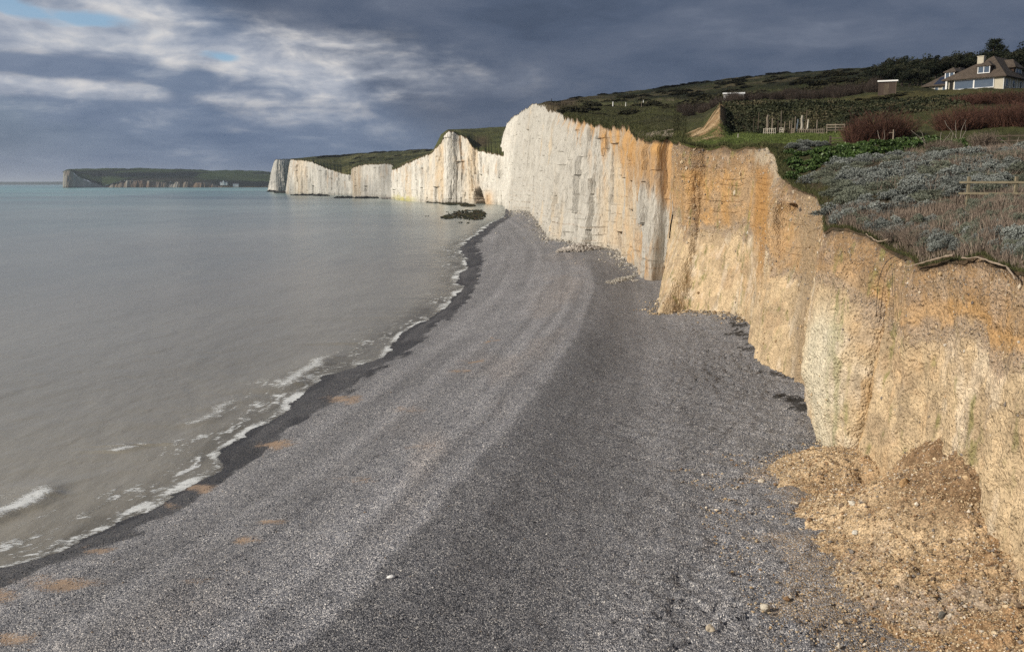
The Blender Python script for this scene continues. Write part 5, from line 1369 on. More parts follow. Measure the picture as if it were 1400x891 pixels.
def hip_roof(x0, x1, y0, y1, ze, xr, yr0, yr1, zr, th=.16):
    """closed hipped roof: eaves rectangle at ze, ridge along y at xr"""
    m = MB()
    m.add([(x0, y0, ze), (x1, y0, ze), (x1, y1, ze), (x0, y1, ze), (x0, y0, ze - th), (x1, y0, ze - th), (x1, y1, ze - th), (x0, y1, ze - th), (xr, yr0, zr), (xr, yr1, zr)],
          [(0, 1, 8), (1, 2, 9, 8), (2, 3, 9), (3, 0, 8, 9), (0, 4, 5, 1), (1, 5, 6, 2), (2, 6, 7, 3), (3, 7, 4, 0), (4, 7, 6, 5)])
    return m
def window(parent, c, w, h, nx, facing, deep=.10, fr=.09, bars=0):
    """white framed window centred at c; facing 'front' (-y) or 'right' (+x); the glass is a sub-part"""
    f, gl = MB(), MB()
    X0, X1, Z0, Z1 = -w / 2, w / 2, -h / 2, h / 2
    def B(mb, a0, a1, d0, d1, z0, z1):
        if facing == 'front': mb.box(c[0] + a0, c[0] + a1, c[1] - d1, c[1] - d0, c[2] + z0, c[2] + z1)
        else: mb.box(c[0] + d0, c[0] + d1, c[1] + a0, c[1] + a1, c[2] + z0, c[2] + z1)
    B(f, X0, X1, 0, deep, Z1 - fr, Z1); B(f, X0, X1, 0, deep * 1.3, Z0, Z0 + fr)
    for k in range(nx + 1):
        xc = X0 + fr / 2 + (w - fr) * k / nx
        B(f, xc - fr / 2, xc + fr / 2, 0, deep * .99, Z0 + fr, Z1 - fr)
    B(gl, X0 + fr * .6, X1 - fr * .6, 0, deep * .35, Z0 + fr * .6, Z1 - fr * .6)
    fo = f.build('window', M_WHITE, parent); gl.build('pane', M_GLASS, fo)
    return fo

ROT = R(-48)
hp = gp(1371, 203)
base_z = zat(1371, 118.9, 203)
house = thing('house', 'cream house with brown hipped roof, big paired windows and chimney on the hillside', 'house', (hp[0], hp[1], base_z), ROT)
W = 10.6
m = MB(); m.box(-W, 0, 0, 13, -1.5, 2.0); m.build('wall', M_CREAM, house)
ro = hip_roof(-W - .9, .7, -.7, 13.7, 2.08, -3.7, 4.2, 10.6, 6.45).build('roof', M_TILE, house)
m = MB(); m.box(-6.15, -4.95, 2.6, 3.6, 3.6, 6.35); m.box(-6.22, -4.88, 2.53, 3.67, 6.35, 6.5); m.build('chimney', M_CREAM, ro)
# front dormer
dm = MB(); dm.box(-4.95, -2.55, .05, 4.0, 2.5, 4.3)
d1 = dm.build('dormer', M_TILE2, house)
m = MB(); m.add([(-5.2, -.3, 4.3), (-2.3, -.3, 4.3), (-2.3, 4.4, 4.3), (-5.2, 4.4, 4.3), (-5.2, -.3, 4.18), (-2.3, -.3, 4.18), (-2.3, 4.4, 4.18), (-5.2, 4.4, 4.18), (-3.75, 1.6, 5.35), (-3.75, 4.4, 5.35)],
          [(0, 1, 8), (1, 2, 9, 8), (2, 3, 9), (3, 0, 8, 9), (0, 4, 5, 1), (1, 5, 6, 2), (2, 6, 7, 3), (3, 7, 4, 0), (4, 7, 6, 5)]); m.build('dormer_roof', M_TILE, d1)
window(house, (-3.75, .044, 3.52), 2.3, 1.42, 2, 'front', .12, .14)
# side dormer
dm = MB(); dm.box(-3.2, -.55, 6.2, 10.4, 2.6, 4.25); d2 = dm.build('dormer', M_TILE2, house)
m = MB(); m.add([(-3.6, 5.7, 4.25), (-.1, 5.7, 4.25), (-.1, 10.9, 4.25), (-3.6, 10.9, 4.25), (-3.6, 5.7, 4.12), (-.1, 5.7, 4.12), (-.1, 10.9, 4.12), (-3.6, 10.9, 4.12), (-3.6, 8.3, 6.0), (-1.6, 8.3, 6.0)],
          [(0, 1, 9, 8), (1, 2, 9), (2, 3, 8, 9), (3, 0, 8), (0, 4, 5, 1), (1, 5, 6, 2), (2, 6, 7, 3), (3, 7, 4, 0), (4, 7, 6, 5)]); m.build('dormer_roof', M_TILE, d2)
window(house, (-.54, 8.5, 3.5), 3.0, 1.35, 2, 'right', .12, .13)
# big sea-facing windows, one long white frame with two panes
window(house, (-7.28, -.004, .98), 3.75, 1.9, 1, 'front', .14, .13); window(house, (-3.53, -.004, .98), 3.75, 1.9, 1, 'front', .14, .13)
m = MB(); m.box(-W - .15, -W + .17, -.42, -.12, -1.5, 1.9); m.build('porch_post', M_WHITE, house)
m = MB(); m.box(-10.1, -9.4, -.05, 0.02, -.2, 1.75); m.build('door', M_DARK, house)
for yy_ in (1.6, 5.0, 8.6, 11.4): window(house, (.004, yy_, .85), 1.2, 1.5, 1, 'right', .1, .1)
for yy_ in (.15, 3.3, 6.8, 10): m = MB(); m.box(0.004, .09, yy_ - .14, yy_ + .14, -1.5, 1.9); m.build('pilaster', M_WHITE, house)

h2 = gp(1305, 211)
bz2 = zat(1305, 122.2, 211)
cot = thing('house', 'lower cottage with solar panels on its roof, left of the house with the big windows', 'house', (h2[0], h2[1], bz2), ROT)
m = MB(); m.box(-5.3, 0, 0, 12, -1.5, .95); m.build('wall', M_CREAM, cot)
hip_roof(-6.6, .7, -.7, 12.6, 1.0, -2.2, 7.2, 9.4, 5.1).build('roof', M_TILE, cot)
def slope_z(y): return 1.0 + (y + .7) * 4.1 / 7.9
m = MB()
dm = MB(); dm.box(-2.95, -.95, 1.9, 6.0, 1.9, 3.75); d3 = dm.build('dormer', M_TILE2, cot)
m.add([(-3.25, 1.55, 3.75), (-.65, 1.55, 3.75), (-.65, 6.6, 3.75), (-3.25, 6.6, 3.75), (-3.25, 1.55, 3.63), (-.65, 1.55, 3.63), (-.65, 6.6, 3.63), (-3.25, 6.6, 3.63), (-1.95, 3.4, 4.75), (-1.95, 6.6, 4.75)],
      [(0, 1, 8), (1, 2, 9, 8), (2, 3, 9), (3, 0, 8, 9), (0, 4, 5, 1), (1, 5, 6, 2), (2, 6, 7, 3), (3, 7, 4, 0), (4, 7, 6, 5)]); m.build('dormer_roof', M_TILE, d3)
window(cot, (-1.95, 1.894, 3.02), 1.9, 1.3, 2, 'front', .12, .16)
for i, x0 in enumerate((-4.15, -2.42, -.69)):
    for j, y0 in enumerate((-.35, 1.35)):
        if j == 1 and i > 0: continue
        x0 = x0 - .25 * 0; pv = MB(); a = (x0, y0, slope_z(y0) + .07); b = (x0 + 1.6, y0, slope_z(y0) + .07); c_ = (x0 + 1.6, y0 + 1.6, slope_z(y0 + 1.6) + .07); d_ = (x0, y0 + 1.6, slope_z(y0 + 1.6) + .07)
        lo = [(q[0], q[1], q[2] - .05) for q in (a, b, c_, d_)]
        pv.add([a, b, c_, d_] + lo, [(0, 1, 2, 3), (4, 7, 6, 5), (0, 4, 5, 1), (1, 5, 6, 2), (2, 6, 7, 3), (3, 7, 4, 0)])
        pv.build('solar_panel', M_PV, cot)
for xx_, w_ in ((-3.6, .8), (-1.35, 2.3)): window(cot, (xx_, -.004, .35), w_, .95, 1, 'front', .1, .1)

# shed and the long hut behind the hedge
s = gp(1213, 176); sz = zat(1213, 127.5, 176)
shed = thing('shed', 'brown board shed with a flat white-edged roof beside the dark wood', 'shed', (s[0], s[1], sz), R(-24))
m = MB(); m.box(-1.5, 1.35, -.9, .9, -.6, 1.85); m.build('wall', M_BOARD, shed)
m = MB(); m.box(-1.65, 1.65, -1.15, 1.05, 1.85, 2.08); m.build('roof', M_WHITE, shed)
m = MB(); m.box(1.3, 1.42, -1.1, -.98, -.6, 1.85); m.build('corner_post', M_WOODD, shed)
m = MB(); m.box(-.55, .25, -.93, -.89, -.3, 1.5); dr = m.build('door', M_WOODD, shed)
m = MB(); m.box(.12, .18, -.97, -.93, .5, .65); m.build('handle', M_DARK, dr)
s = gp(1003, 222); sz = zat(1003, 137, 222)
hut = thing('hut', 'long low pale hut with a white roof half hidden by the brown hedge', 'hut', (s[0], s[1], sz), R(-14))
m = MB(); m.box(-2.3, 2.3, -1.2, 1.2, -.8, 1.25); m.build('wall', simple_mat('grey_render', (.30, .29, .28), .9, .15), hut)
m = MB(); m.add([(-2.5, -1.4, 1.25), (2.5, -1.4, 1.25), (2.5, 1.4, 1.25), (-2.5, 1.4, 1.25), (-2.5, 0, 1.7), (2.5, 0, 1.7)], [(0, 1, 5, 4), (2, 3, 4, 5), (1, 2, 5), (3, 0, 4), (0, 3, 2, 1)]); m.build('roof', M_WHITE, hut)
window(hut, (-1.0, -1.204, .5), 1.0, .8, 2, 'front'); window(hut, (1.0, -1.204, .5), 1.0, .8, 2, 'front')

# white houses at the river mouth under the distant headland
for (u, v, w_, lb) in [(306, 250.9, 32, 'white house row with a tall gable below the distant headland'), (322.5, 253.2, 24, 'small white house right of the gabled row below the distant headland')]:
    d = 4380.; p = at_d(u, v, d)
    hh = thing('house', lb, 'house', p, R(8))
    m = MB(); m.box(-w_ / 2, w_ / 2, -5, 5, -8, 4.5); m.build('wall', M_WHITE, hh)
    m = MB(); m.add([(-w_ / 2 - 1, -6, 4.5), (w_ / 2 + 1, -6, 4.5), (w_ / 2 + 1, 6, 4.5), (-w_ / 2 - 1, 6, 4.5), (-w_ / 2 - 1, 0, 8), (w_ / 2 + 1, 0, 8)], [(0, 1, 5, 4), (2, 3, 4, 5), (1, 2, 5), (3, 0, 4), (0, 3, 2, 1)])
    m.build('roof', simple_mat('slate_roof', (.20, .20, .21)), hh)
    if w_ > 30:
        m = MB(); m.box(-5, 3, -7, 4, -8, 6.5); m.add([(-5.5, -7.2, 6.5), (3.5, -7.2, 6.5), (3.5, 4, 6.5), (-5.5, 4, 6.5), (-1, -7.2, 14), (-1, 4, 14)], [(0, 1, 4), (1, 2, 5, 4), (2, 3, 5), (3, 0, 4, 5), (0, 3, 2, 1)]); m.build('gable', M_WHITE, hh)

# ------------------------------------------------------------------ posts and fences
def post(u, vt, d, w_, m_, lab_, cat_='post', tilt=0.0, name='wooden_post', group=None, knob=None):
    p = gp(u, d)
    hgt = zat(u, vt, d) - p[2]
    mb = MB(); g_ = np.random.default_rng(int(u * 10))
    n = 7; pts = [(tilt * hgt * k / (n - 1) + g_.normal(0, w_ * .10), g_.normal(0, w_ * .10), -.4 + (hgt + .4) * k / (n - 1)) for k in range(n)]
    mb.tube(pts, [w_ * .5 * (1.1 - .25 * k / n) * g_.uniform(.85, 1.15) for k in range(n)], 8)
    if knob: mb.tube([(0, 0, hgt * .62), (knob, .05, hgt * .72)], [w_ * .3, w_ * .2], 6)
    o = mb.build(name, m_); o.location = tuple(p)
    return tag(o, lab_, cat_, group)
DP = 132.5
gr = 'wooden posts of the garden by the overgrown bank'
for (u, vt, w_, m_, lb, tl, kb) in [
        (1030, 161, .10, M_WOODD, 'slim dark post standing alone, farthest left of the garden posts', 0, None),
        (1036, 154, .11, M_WOODD, 'thin brown leaning post against the bank, left of the thick grey post', .03, None),
        (1049, 157.5, .36, M_WOOD, 'thick grey timber post at the left end of the picket fence', 0, None),
        (1055.2, 161.5, .20, M_WOOD, 'plain square post right beside the thick grey timber post', .02, None),
        (1063.6, 165.5, .16, M_WOODD, 'short dark post behind the pale hurdle', 0, None),
        (1067.6, 151.5, .13, M_WOOD, 'tallest slender post, above the pale hurdle', -.01, None),
        (1072.6, 166.5, .13, M_WOOD, 'short straight post right of the pale hurdle', 0, None),
        (1079.4, 165.5, .15, M_WOOD, 'short pale post, left one of a close pair in mid garden', 0, None),
        (1081.8, 162, .14, M_WOOD, 'taller right one of a close pair of posts in mid garden', .04, None),
        (1086.7, 159.5, .17, M_WOOD, 'pale grey post with a dark blue fork beside it', 0, None),
        (1089.4, 163, .20, simple_mat('blue_grey_wood', (.10, .12, .14), .8), 'blue-grey forked post left of the white driftwood trunk', .05, .5),
        (1096, 158, .36, M_PALE, 'white driftwood trunk with a knotted top among the posts', .02, .3),
        (1100.6, 150.5, .14, M_WOODD, 'tall dark pole leaning behind the white driftwood trunk', .05, None),
        (1103.4, 163.5, .22, M_PALE, 'pale post leaning slightly, right of the white driftwood trunk', .06, None),
        (1116.8, 164, .17, M_WOOD, 'lone post standing over the right part of the picket fence', -.01, None)]:
    post(u, vt, DP, w_, m_, lb, 'post', tl, 'wooden_post', gr, kb)
def panel(u0, u1, d, hgt, kind, m_, lab_, cat_, name):
    a, b = gp(u0, d), gp(u1, d)
    a[2] = b[2] = max(a[2], b[2])
    L = np.hypot(*(b - a)[:2]); t = thing(name, lab_, cat_, a, math.atan2(b[1] - a[1], b[0] - a[0]))
    if kind == 'picket':
        n = max(3, int(L / .22))
        for k in range(n + 1):
            x = L * k / n; hh = hgt * random.uniform(.86, 1.05); mb = MB(); mb.box(x - .045, x + .045, -.012, .012, -.1, hh); mb.build('picket', m_, t)
        for z_ in (.25, .75): mb = MB(); mb.box(0, L, .014, .06, hgt * z_, hgt * z_ + .07); mb.build('rail', m_, t)
    elif kind == 'hurdle':
        for x in (0.05, L - .05): mb = MB(); mb.box(x - .06, x + .06, -.03, .03, -.1, hgt); mb.build('upright', m_, t)
        for z_ in (.06, .36, .66, .92): mb = MB(); mb.box(.11, L - .11, -.025, .025, hgt * z_, hgt * z_ + .10); mb.build('rail', m_, t)
        mb = MB(); mb.bar((.1, .06, .05), (L - .1, .06, hgt * .95), .09, .05); mb.build('brace', m_, t)
    elif kind == 'rails':
        n = max(2, int(round(L / 1.2)))
        for k in range(n + 1):
            x = L * k / n; mb = MB(); mb.box(x - .06, x + .06, -.05, .05, -.2, hgt); mb.build('post', m_, t)
        for z_ in (.2, .55, .9): mb = MB(); mb.box(-.1, L + .1, -.11, -.055, hgt * z_ - .06, hgt * z_ + .06); mb.build('rail', m_, t)
    return t
panel(1044, 1060, 129, .98, 'picket', M_PALE, 'pale picket panel at the left end of the garden, before the thick grey post', 'fence', 'picket_fence')
panel(1065.2, 1071, 129, .90, 'hurdle', M_PALE, 'bright pale hurdle with a diagonal brace between two dark gaps', 'hurdle', 'hurdle')
panel(1081.5, 1086, 129, .90, 'hurdle', M_WOOD, 'small weathered hurdle before the close pair of posts', 'hurdle', 'hurdle')
panel(1074, 1081, 129.4, .80, 'picket', M_WOODD, 'dark low picket panel between the two hurdles', 'fence', 'picket_fence')
panel(1090.5, 1126.5, 129, .92, 'picket', M_WOOD, 'long irregular picket fence in front of the white driftwood trunk', 'fence', 'picket_fence')
panel(1130, 1154, 129, .98, 'rails', M_WOOD, 'three-rail timber fence between the pickets and the red twiggy bush', 'fence', 'rail_fence')
post(1009, 183, 117, .13, M_PALE, 'small pale marker stump alone on the grass terrace', 'stump', 0, 'marker_stump')
# rail fences
def rail_fence(pts, d_list, htop, rails, m_, lab_, pw=.12, rw=.10, over=0.3):
    P = [gp(u, d) for u, d in zip(pts, d_list)]
    zm = float(np.mean([p[2] for p in P[:2]]))
    gz = [p[2] for p in P]
    for p in P: p[2] = zm
    t = thing('rail_fence', lab_, 'fence', P[0], 0)
    o0 = P[0]
    for kk_, p in enumerate(P):
        q = p - o0; mb = MB(); mb.box(q[0] - pw / 2, q[0] + pw / 2, q[1] - pw / 2, q[1] + pw / 2, min(q[2], gz[kk_] - zm) - .3, q[2] + htop); mb.build('post', m_, t)
    for z_ in rails:
        z_ = z_ * htop
        for i in range(len(P) - 1):
            a, b = P[i] - o0, P[i + 1] - o0
            e = (b - a) / np.linalg.norm(b - a)
            a2 = a - e * (over if i == 0 else -.0) ; b2 = b
            back = np.array([e[1], -e[0], 0]) * (pw * .5 + .03)
            mb = MB(); mb.bar(a2 + back + [0, 0, z_], b2 + back + [0, 0, z_], .05, rw); mb.build('rail', m_, t)
    return t
rail_fence([1322, 1387.5, 1455, 1530], [54.5, 54.5, 54.5, 54.5], zat(1350, 243, 54.5) - gp(1350, 54.5)[2], (.36, .78), M_WOODD if False else simple_mat('mossy_rail', (.19, .16, .105), .9, .4, 4, .2, .01), 'two-rail timber fence among silver shrubs near the right edge of the clifftop', .13, .11, .45)
rail_fence([1350, 1379, 1410, 1450], [88, 88, 88, 88], .95, (.84, .42), M_WOODD, 'dark rail fence below the red bushes, above the green leafy strip', .13, .10, .1)
rail_fence([1135, 1158, 1182, 1205], [104, 104, 104, 104], .85, (.72, .35), M_WOODD, 'low dark rail fence behind the bright green leaves, left of the cross-shaped post', .18, .09, .1)
p = gp(1220.6, 97); mb = MB(); mb.tube([(0, 0, -.3), (.02, 0, .6), (0, 0, 1.25)], [.07, .065, .05], 7); mb.bar((-.38, .08, .95), (.22, .08, .98), .07); o = mb.build('wooden_post', M_WOOD); o.location = tuple(p)
tag(o, 'grey post with a short cross arm in front of the large red bush', 'post')
for (u, d, hh, w_, m_, lb) in [(754, 420, 2.2, .30, M_DARK, 'lone dark post on the skyline at the top of the white cliff'),
                               (838, 330, 2.0, .32, M_WHITE, 'white marker post on the dim hill, lowest and widest of four'),
                               (855.5, 345, 1.6, .22, M_WHITE, 'short white marker post on the hill, second from the cliff edge'),
                               (879.5, 352, 2.0, .24, M_WHITE, 'upper white marker post at the right of the hill path'),
                               (877, 300, 2.2, .12, M_WOOD, 'thin grey post just below the upper white marker post')]:
    p = gp(u, d); mb = MB(); mb.tube([(0, 0, -.3), (0, 0, hh * .8), (0, 0, hh)], [w_ * .6, w_ * .5, w_ * .3], 7); o = mb.build('marker_post', m_); o.location = tuple(p); tag(o, lb, 'post')
# ------------------------------------------------------------------ plants
def leaf_mat(name, cols, rough=.7, var=.35, objrand=.25, sc=2.0, trans=.0):
    """leaf colour varies leaf clump by leaf clump"""
    m, nt = mat(name)
    tcn = nt.node('ShaderNodeTexCoord').outputs['Object']
    n = nt.noise(tcn, sc, 4, .65)
    at = nt.attr('leaf', 2)
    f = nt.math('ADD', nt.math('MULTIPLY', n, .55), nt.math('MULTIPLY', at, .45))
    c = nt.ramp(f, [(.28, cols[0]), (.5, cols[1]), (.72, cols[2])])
    r = nt.node('ShaderNodeObjectInfo').outputs['Random']
    s = nt.node('ShaderNodeVectorMath', operation='SCALE'); nt.set(s.inputs[0], c); nt.set(s.inputs['Scale'], nt.mrange(r, 0, 1, 1 - objrand, 1 + objrand))
    nt.set(nt.b.inputs['Base Color'], s.outputs[0]); nt.b.inputs['Roughness'].default_value = rough; nt.b.inputs['Specular IOR Level'].default_value = .2
    return m
M_SILV = leaf_mat('silver_leaf', [(.050, .056, .048), (.135, .145, .130), (.265, .28, .258)])
M_SAGE = leaf_mat('sage_leaf', [(.05, .055, .04), (.115, .125, .09), (.20, .21, .16)])
M_GREEN = leaf_mat('glossy_green_leaf', [(.014, .026, .008), (.038, .068, .017), (.085, .125, .036)], .45)
M_DARKL = leaf_mat('dark_pine_foliage', [(.006, .009, .006), (.015, .020, .011), (.034, .040, .020)], .8, sc=.6)
M_OLIVEL = leaf_mat('wind_clipped_foliage', [(.012, .014, .008), (.028, .030, .016), (.05, .048, .026)], .8, sc=.6)
M_GORSE = leaf_mat('gorse_foliage', [(.012, .013, .007), (.030, .029, .014), (.055, .050, .024)], .85, sc=.6)
M_REDT = leaf_mat('red_brown_twig', [(.040, .020, .015), (.085, .040, .029), (.13, .066, .045)], .8, sc=.8)
M_BRT = leaf_mat('brown_twig', [(.024, .018, .014), (.055, .041, .033), (.095, .072, .056)], .8, sc=.8)
M_DRYS = leaf_mat('dry_stalk', [(.085, .064, .050), (.185, .142, .110), (.31, .245, .19)], .9, sc=.5, objrand=0)
M_TURF = leaf_mat('turf_blade', [(.028, .032, .012), (.060, .066, .022), (.125, .115, .05)], .8, sc=.6, objrand=0)
M_LAWN = leaf_mat('lawn_blade', [(.05, .066, .018), (.10, .13, .034), (.15, .18, .055)], .8, sc=.3, objrand=0)
M_TURFD = leaf_mat('dark_turf_blade', [(.020, .021, .010), (.042, .043, .019), (.08, .072, .036)], .9, sc=.2, objrand=0)
M_IVY = leaf_mat('bank_cover', [(.014, .018, .008), (.036, .040, .018), (.085, .072, .038)], .7, sc=.35, objrand=0)
M_BARK = simple_mat('grey_bark', (.055, .045, .036), .95, .4, 4)

def leaves_at(P, S, g, up=.0, asp=.55):
    """one leaf-shaped quad per point, any way up; returns vertices (n*4,3)"""
    n = len(P)
    a = g.normal(size=(n, 3)); a[:, 2] = a[:, 2] * (1 - up) + up * 1.2; a /= np.linalg.norm(a, axis=1, keepdims=True)
    b = np.cross(a, g.normal(size=(n, 3))); b /= np.maximum(np.linalg.norm(b, axis=1, keepdims=True), 1e-6)
    a *= S[:, None] * .5; b *= (S * .5 * asp)[:, None]
    return np.stack([P - a, P + b, P + a, P - b], 1).reshape(-1, 3)
def leaf_obj(name, P, S, m, g, up=.0, parent=None, asp=.55, lv=None):
    V_ = leaves_at(P, S, g, up, asp)
    lf = np.repeat(g.random(len(P)) if lv is None else lv, 4)
    return mesh_np(name, V_, np.arange(len(V_)), 4, m, parent, False, dict(leaf=lf))
def dome(n, g, rx, ry, rz, lumps=14, lr=.42, seed=0):
    """points on an uneven cushion made of many small heads"""
    c = g.normal(size=(lumps, 3)); c /= np.linalg.norm(c, axis=1, keepdims=True); c[:, 2] = np.abs(c[:, 2]) * .9
    c *= g.uniform(.45, .8, (lumps, 1))
    r = g.uniform(lr * .55, lr * 1.15, lumps)
    i = g.integers(lumps, size=n)
    q = g.normal(size=(n, 3)); q /= np.linalg.norm(q, axis=1, keepdims=True); q[:, 2] = np.where(g.random(n) < .7, np.abs(q[:, 2]), q[:, 2])
    p = c[i] + q * (r[i] * g.uniform(.78, 1.05, n))[:, None]
    p[:, 2] = np.maximum(p[:, 2], g.uniform(0, .15, n))
    return p * np.array([rx, ry, rz])
def twigs(n, g, h, rad, w0, spread=.8, sub=3, lean=.0):
    """upright, forking twigs as thin three-sided slivers; returns vertices and faces"""
    Vs, Fs, lv = [], [], []
    def seg(a, b, wa, wb, l):
        t = b - a; s_ = np.cross(t, g.normal(size=3)); s_ /= max(np.linalg.norm(s_), 1e-6)
        k = np.cross(t, s_); k /= max(np.linalg.norm(k), 1e-6)
        i = len(Vs); Vs.extend([a - s_ * wa, a + s_ * wa, a + k * wa, b - s_ * wb, b + s_ * wb, b + k * wb]); Fs.extend([(i, i + 1, i + 4, i + 3), (i + 1, i + 2, i + 5, i + 4), (i + 2, i, i + 3, i + 5)]); lv.extend([l] * 6)
    for _ in range(n):
        a0 = g.uniform(0, 6.28); r0 = rad * math.sqrt(g.random()) * .75
        p = np.array([r0 * math.cos(a0), r0 * math.sin(a0), -.05 * h]); hh = h * (1 - .82 * (r0 / rad) ** 2) * g.uniform(.75, 1.05)
        dr = np.array([math.cos(a0) * spread * r0 / rad + g.normal() * .22 + lean, math.sin(a0) * spread * r0 / rad + g.normal() * .22, 1.0]); l = g.random()
        for k in range(3):
            q = p + dr * hh / 3; seg(p, q, w0 * (1 - .3 * k), w0 * (.7 - .3 * k) + .002, l)
            for _s in range(sub):
                f = g.random(); o_ = p + (q - p) * f; dd = dr * .7 + g.normal(size=3) * .5; seg(o_, o_ + dd * hh * .20 * g.uniform(.5, 1.1), w0 * .45, w0 * .15, l)
            p = q; dr = dr + g.normal(size=3) * .16
    return np.array(Vs), Fs, np.array(lv)
def twig_obj(name, n, g, h, rad, w0, m, parent=None, **kw):
    V_, Fs, lv = twigs(n, g, h, rad, w0, **kw)
    return mesh_np(name, V_, np.array(Fs).ravel(), 4, m, parent, False, dict(leaf=lv))
g = np.random.default_rng(21)
def proto_leafy(n, rx, ry, rz, size, m, lumps, lr, seed, up=.2, asp=.55):
    g = np.random.default_rng(seed)
    P = dome(n, g, rx, ry, rz, lumps, lr)
    lv = np.clip(.25 + .6 * P[:, 2] / rz + g.normal(0, .15, n), 0, 1)  # leaves paler towards the top: top light and inner shade put into colour
    return mesh_np('proto', leaves_at(P, g.uniform(.6, 1.3, n) * size, g, up, asp), np.arange(n * 4), 4, m, None, False, dict(leaf=np.repeat(lv, 4)))
def take(o):
    me = o.data; C.objects.unlink(o); bpy.data.objects.remove(o); return me
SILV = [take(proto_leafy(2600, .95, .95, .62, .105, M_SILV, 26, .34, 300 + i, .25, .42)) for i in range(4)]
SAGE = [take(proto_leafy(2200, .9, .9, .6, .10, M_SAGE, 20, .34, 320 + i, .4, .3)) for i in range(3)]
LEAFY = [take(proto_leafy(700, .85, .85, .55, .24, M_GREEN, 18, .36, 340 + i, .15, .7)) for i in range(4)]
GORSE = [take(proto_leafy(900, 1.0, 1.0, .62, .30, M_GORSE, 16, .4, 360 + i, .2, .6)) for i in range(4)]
REDT = [take(twig_obj('proto', 560, np.random.default_rng(380 + i), 1.0, .95, .0085, M_REDT, sub=4, spread=.75)) for i in range(3)]
BRT = [take(twig_obj('proto', 330, np.random.default_rng(390 + i), 1.0, .9, .011, M_BRT, sub=4, spread=.6)) for i in range(4)]
def plant(name, me, p, s, lab_, cat_, group, rz=None):
    o = bpy.data.objects.new(name, me); C.objects.link(o); o.location = tuple(float(a) for a in p)
    o.scale = s if hasattr(s, '__len__') else (s, s, s); o.rotation_euler = (0, 0, random.uniform(0, 6.28) if rz is None else rz)
    return tag(o, lab_, cat_, group)
def edge_d(u):
    """distance of the cliff edge on this photo column"""
    tp = edge_d.t
    return float(np.interp(math.atan((u - CU) / F / 1.03), edge_d.th, edge_d.d))
tp = np.concatenate([CL['A']['top'], CL['D']['top']]); th_ = np.arctan2(tp[:, 0], tp[:, 1]); i_ = np.argsort(th_)
edge_d.t, edge_d.th, edge_d.d = tp, th_[i_], np.hypot(tp[i_, 0], tp[i_, 1])

# silver shrubs in the middle band and along the near edge
cnt = 0
def in_band(u, d):
    v = float(PN(np.array(u), np.array(d)))
    return v
rs = np.random.default_rng(31)
tries = 0
placed = []
def free(p, r):
    for q, rr in placed:
        if (q[0] - p[0]) ** 2 + (q[1] - p[1]) ** 2 < (.52 * (r + rr)) ** 2: return False
    placed.append((p, r)); return True
while cnt < 290 and tries < 9000:
    tries += 1
    d = rs.uniform(56, 83); u = rs.uniform(1080, 1430)
    if d < edge_d(u) + .7: continue
    v = in_band(u, d)
    if u > 1290 and v < 232 and rs.random() < .55: continue
    nn_ = float(fbm(np.array([u / 70.]), np.array([d / 7.]), 0, 3, 401)[0])
    if nn_ < -.42: continue
    if 52 < d < 58 and u > 1300: continue
    r = rs.uniform(.7, 1.45)
    p = gp(u, d)
    if not free(p, r): continue
    far = nn_ > .0
    plant('silver_shrub' if far else 'sage_shrub', (SILV if far else SAGE)[cnt % 3], p - [0, 0, .08], (r, r, r * rs.uniform(.75, 1.15)),
          'rounded silver-grey shrub in the dense shrub band across the clifftop' if far else 'rounded grey-green shrub in the dense shrub band across the clifftop', 'shrub',
          'silver shrubs in the clifftop band' if far else 'grey-green shrubs in the clifftop band'); cnt += 1
cnt = tries = 0
while cnt < 70 and tries < 4000:
    tries += 1
    u = rs.uniform(1136, 1425); e = rs.exponential(1.5); d = edge_d(u) + .35 + e
    if d > 56: continue
    r = rs.uniform(.35, .75); p = gp(u, d)
    if not free(p, r * .7): continue
    k = rs.random() < .45
    plant('silver_shrub' if k else 'sage_shrub', (SILV if k else SAGE)[cnt % 3], p - [0, 0, .03], (r, r, r * 1.7),
          'low silver-grey shrub among dry stalks near the brink of the near cliff' if k else 'low grey-green shrub among dry stalks near the brink of the near cliff', 'shrub',
          'silver shrubs along the near brink' if k else 'grey-green shrubs along the near brink'); cnt += 1
for i in range(80):
    u = rs.uniform(1150, 1425); d = rs.uniform(46, 55); r = rs.uniform(.4, .7)
    if d < edge_d(u) + 1: continue
    p = gp(u, d)
    if free(p, r): plant('sage_shrub', SAGE[i % 3], p - [0, 0, .03], (r, r, r * 1.8), 'grey-green shrub standing out of the near field of dry stalks', 'shrub', 'grey-green shrubs in the dry stalks')
for (u, v_, d, r) in [(1087, 0, 101.5, 1.25), (1096, 0, 102.5, 1.35), (1106, 0, 103, 1.2), (1116, 0, 102.5, 1.1), (1126, 0, 103, .9), (1101, 0, 100, .9)]:
    plant('silver_shrub', SILV[int(u) % 4], gp(u, d), (r, r, r * .9), 'silver-grey cushion shrub at the brow of the orange cliff, left of the dark rail fence', 'shrub', 'silver cushions at the brow of the orange cliff')
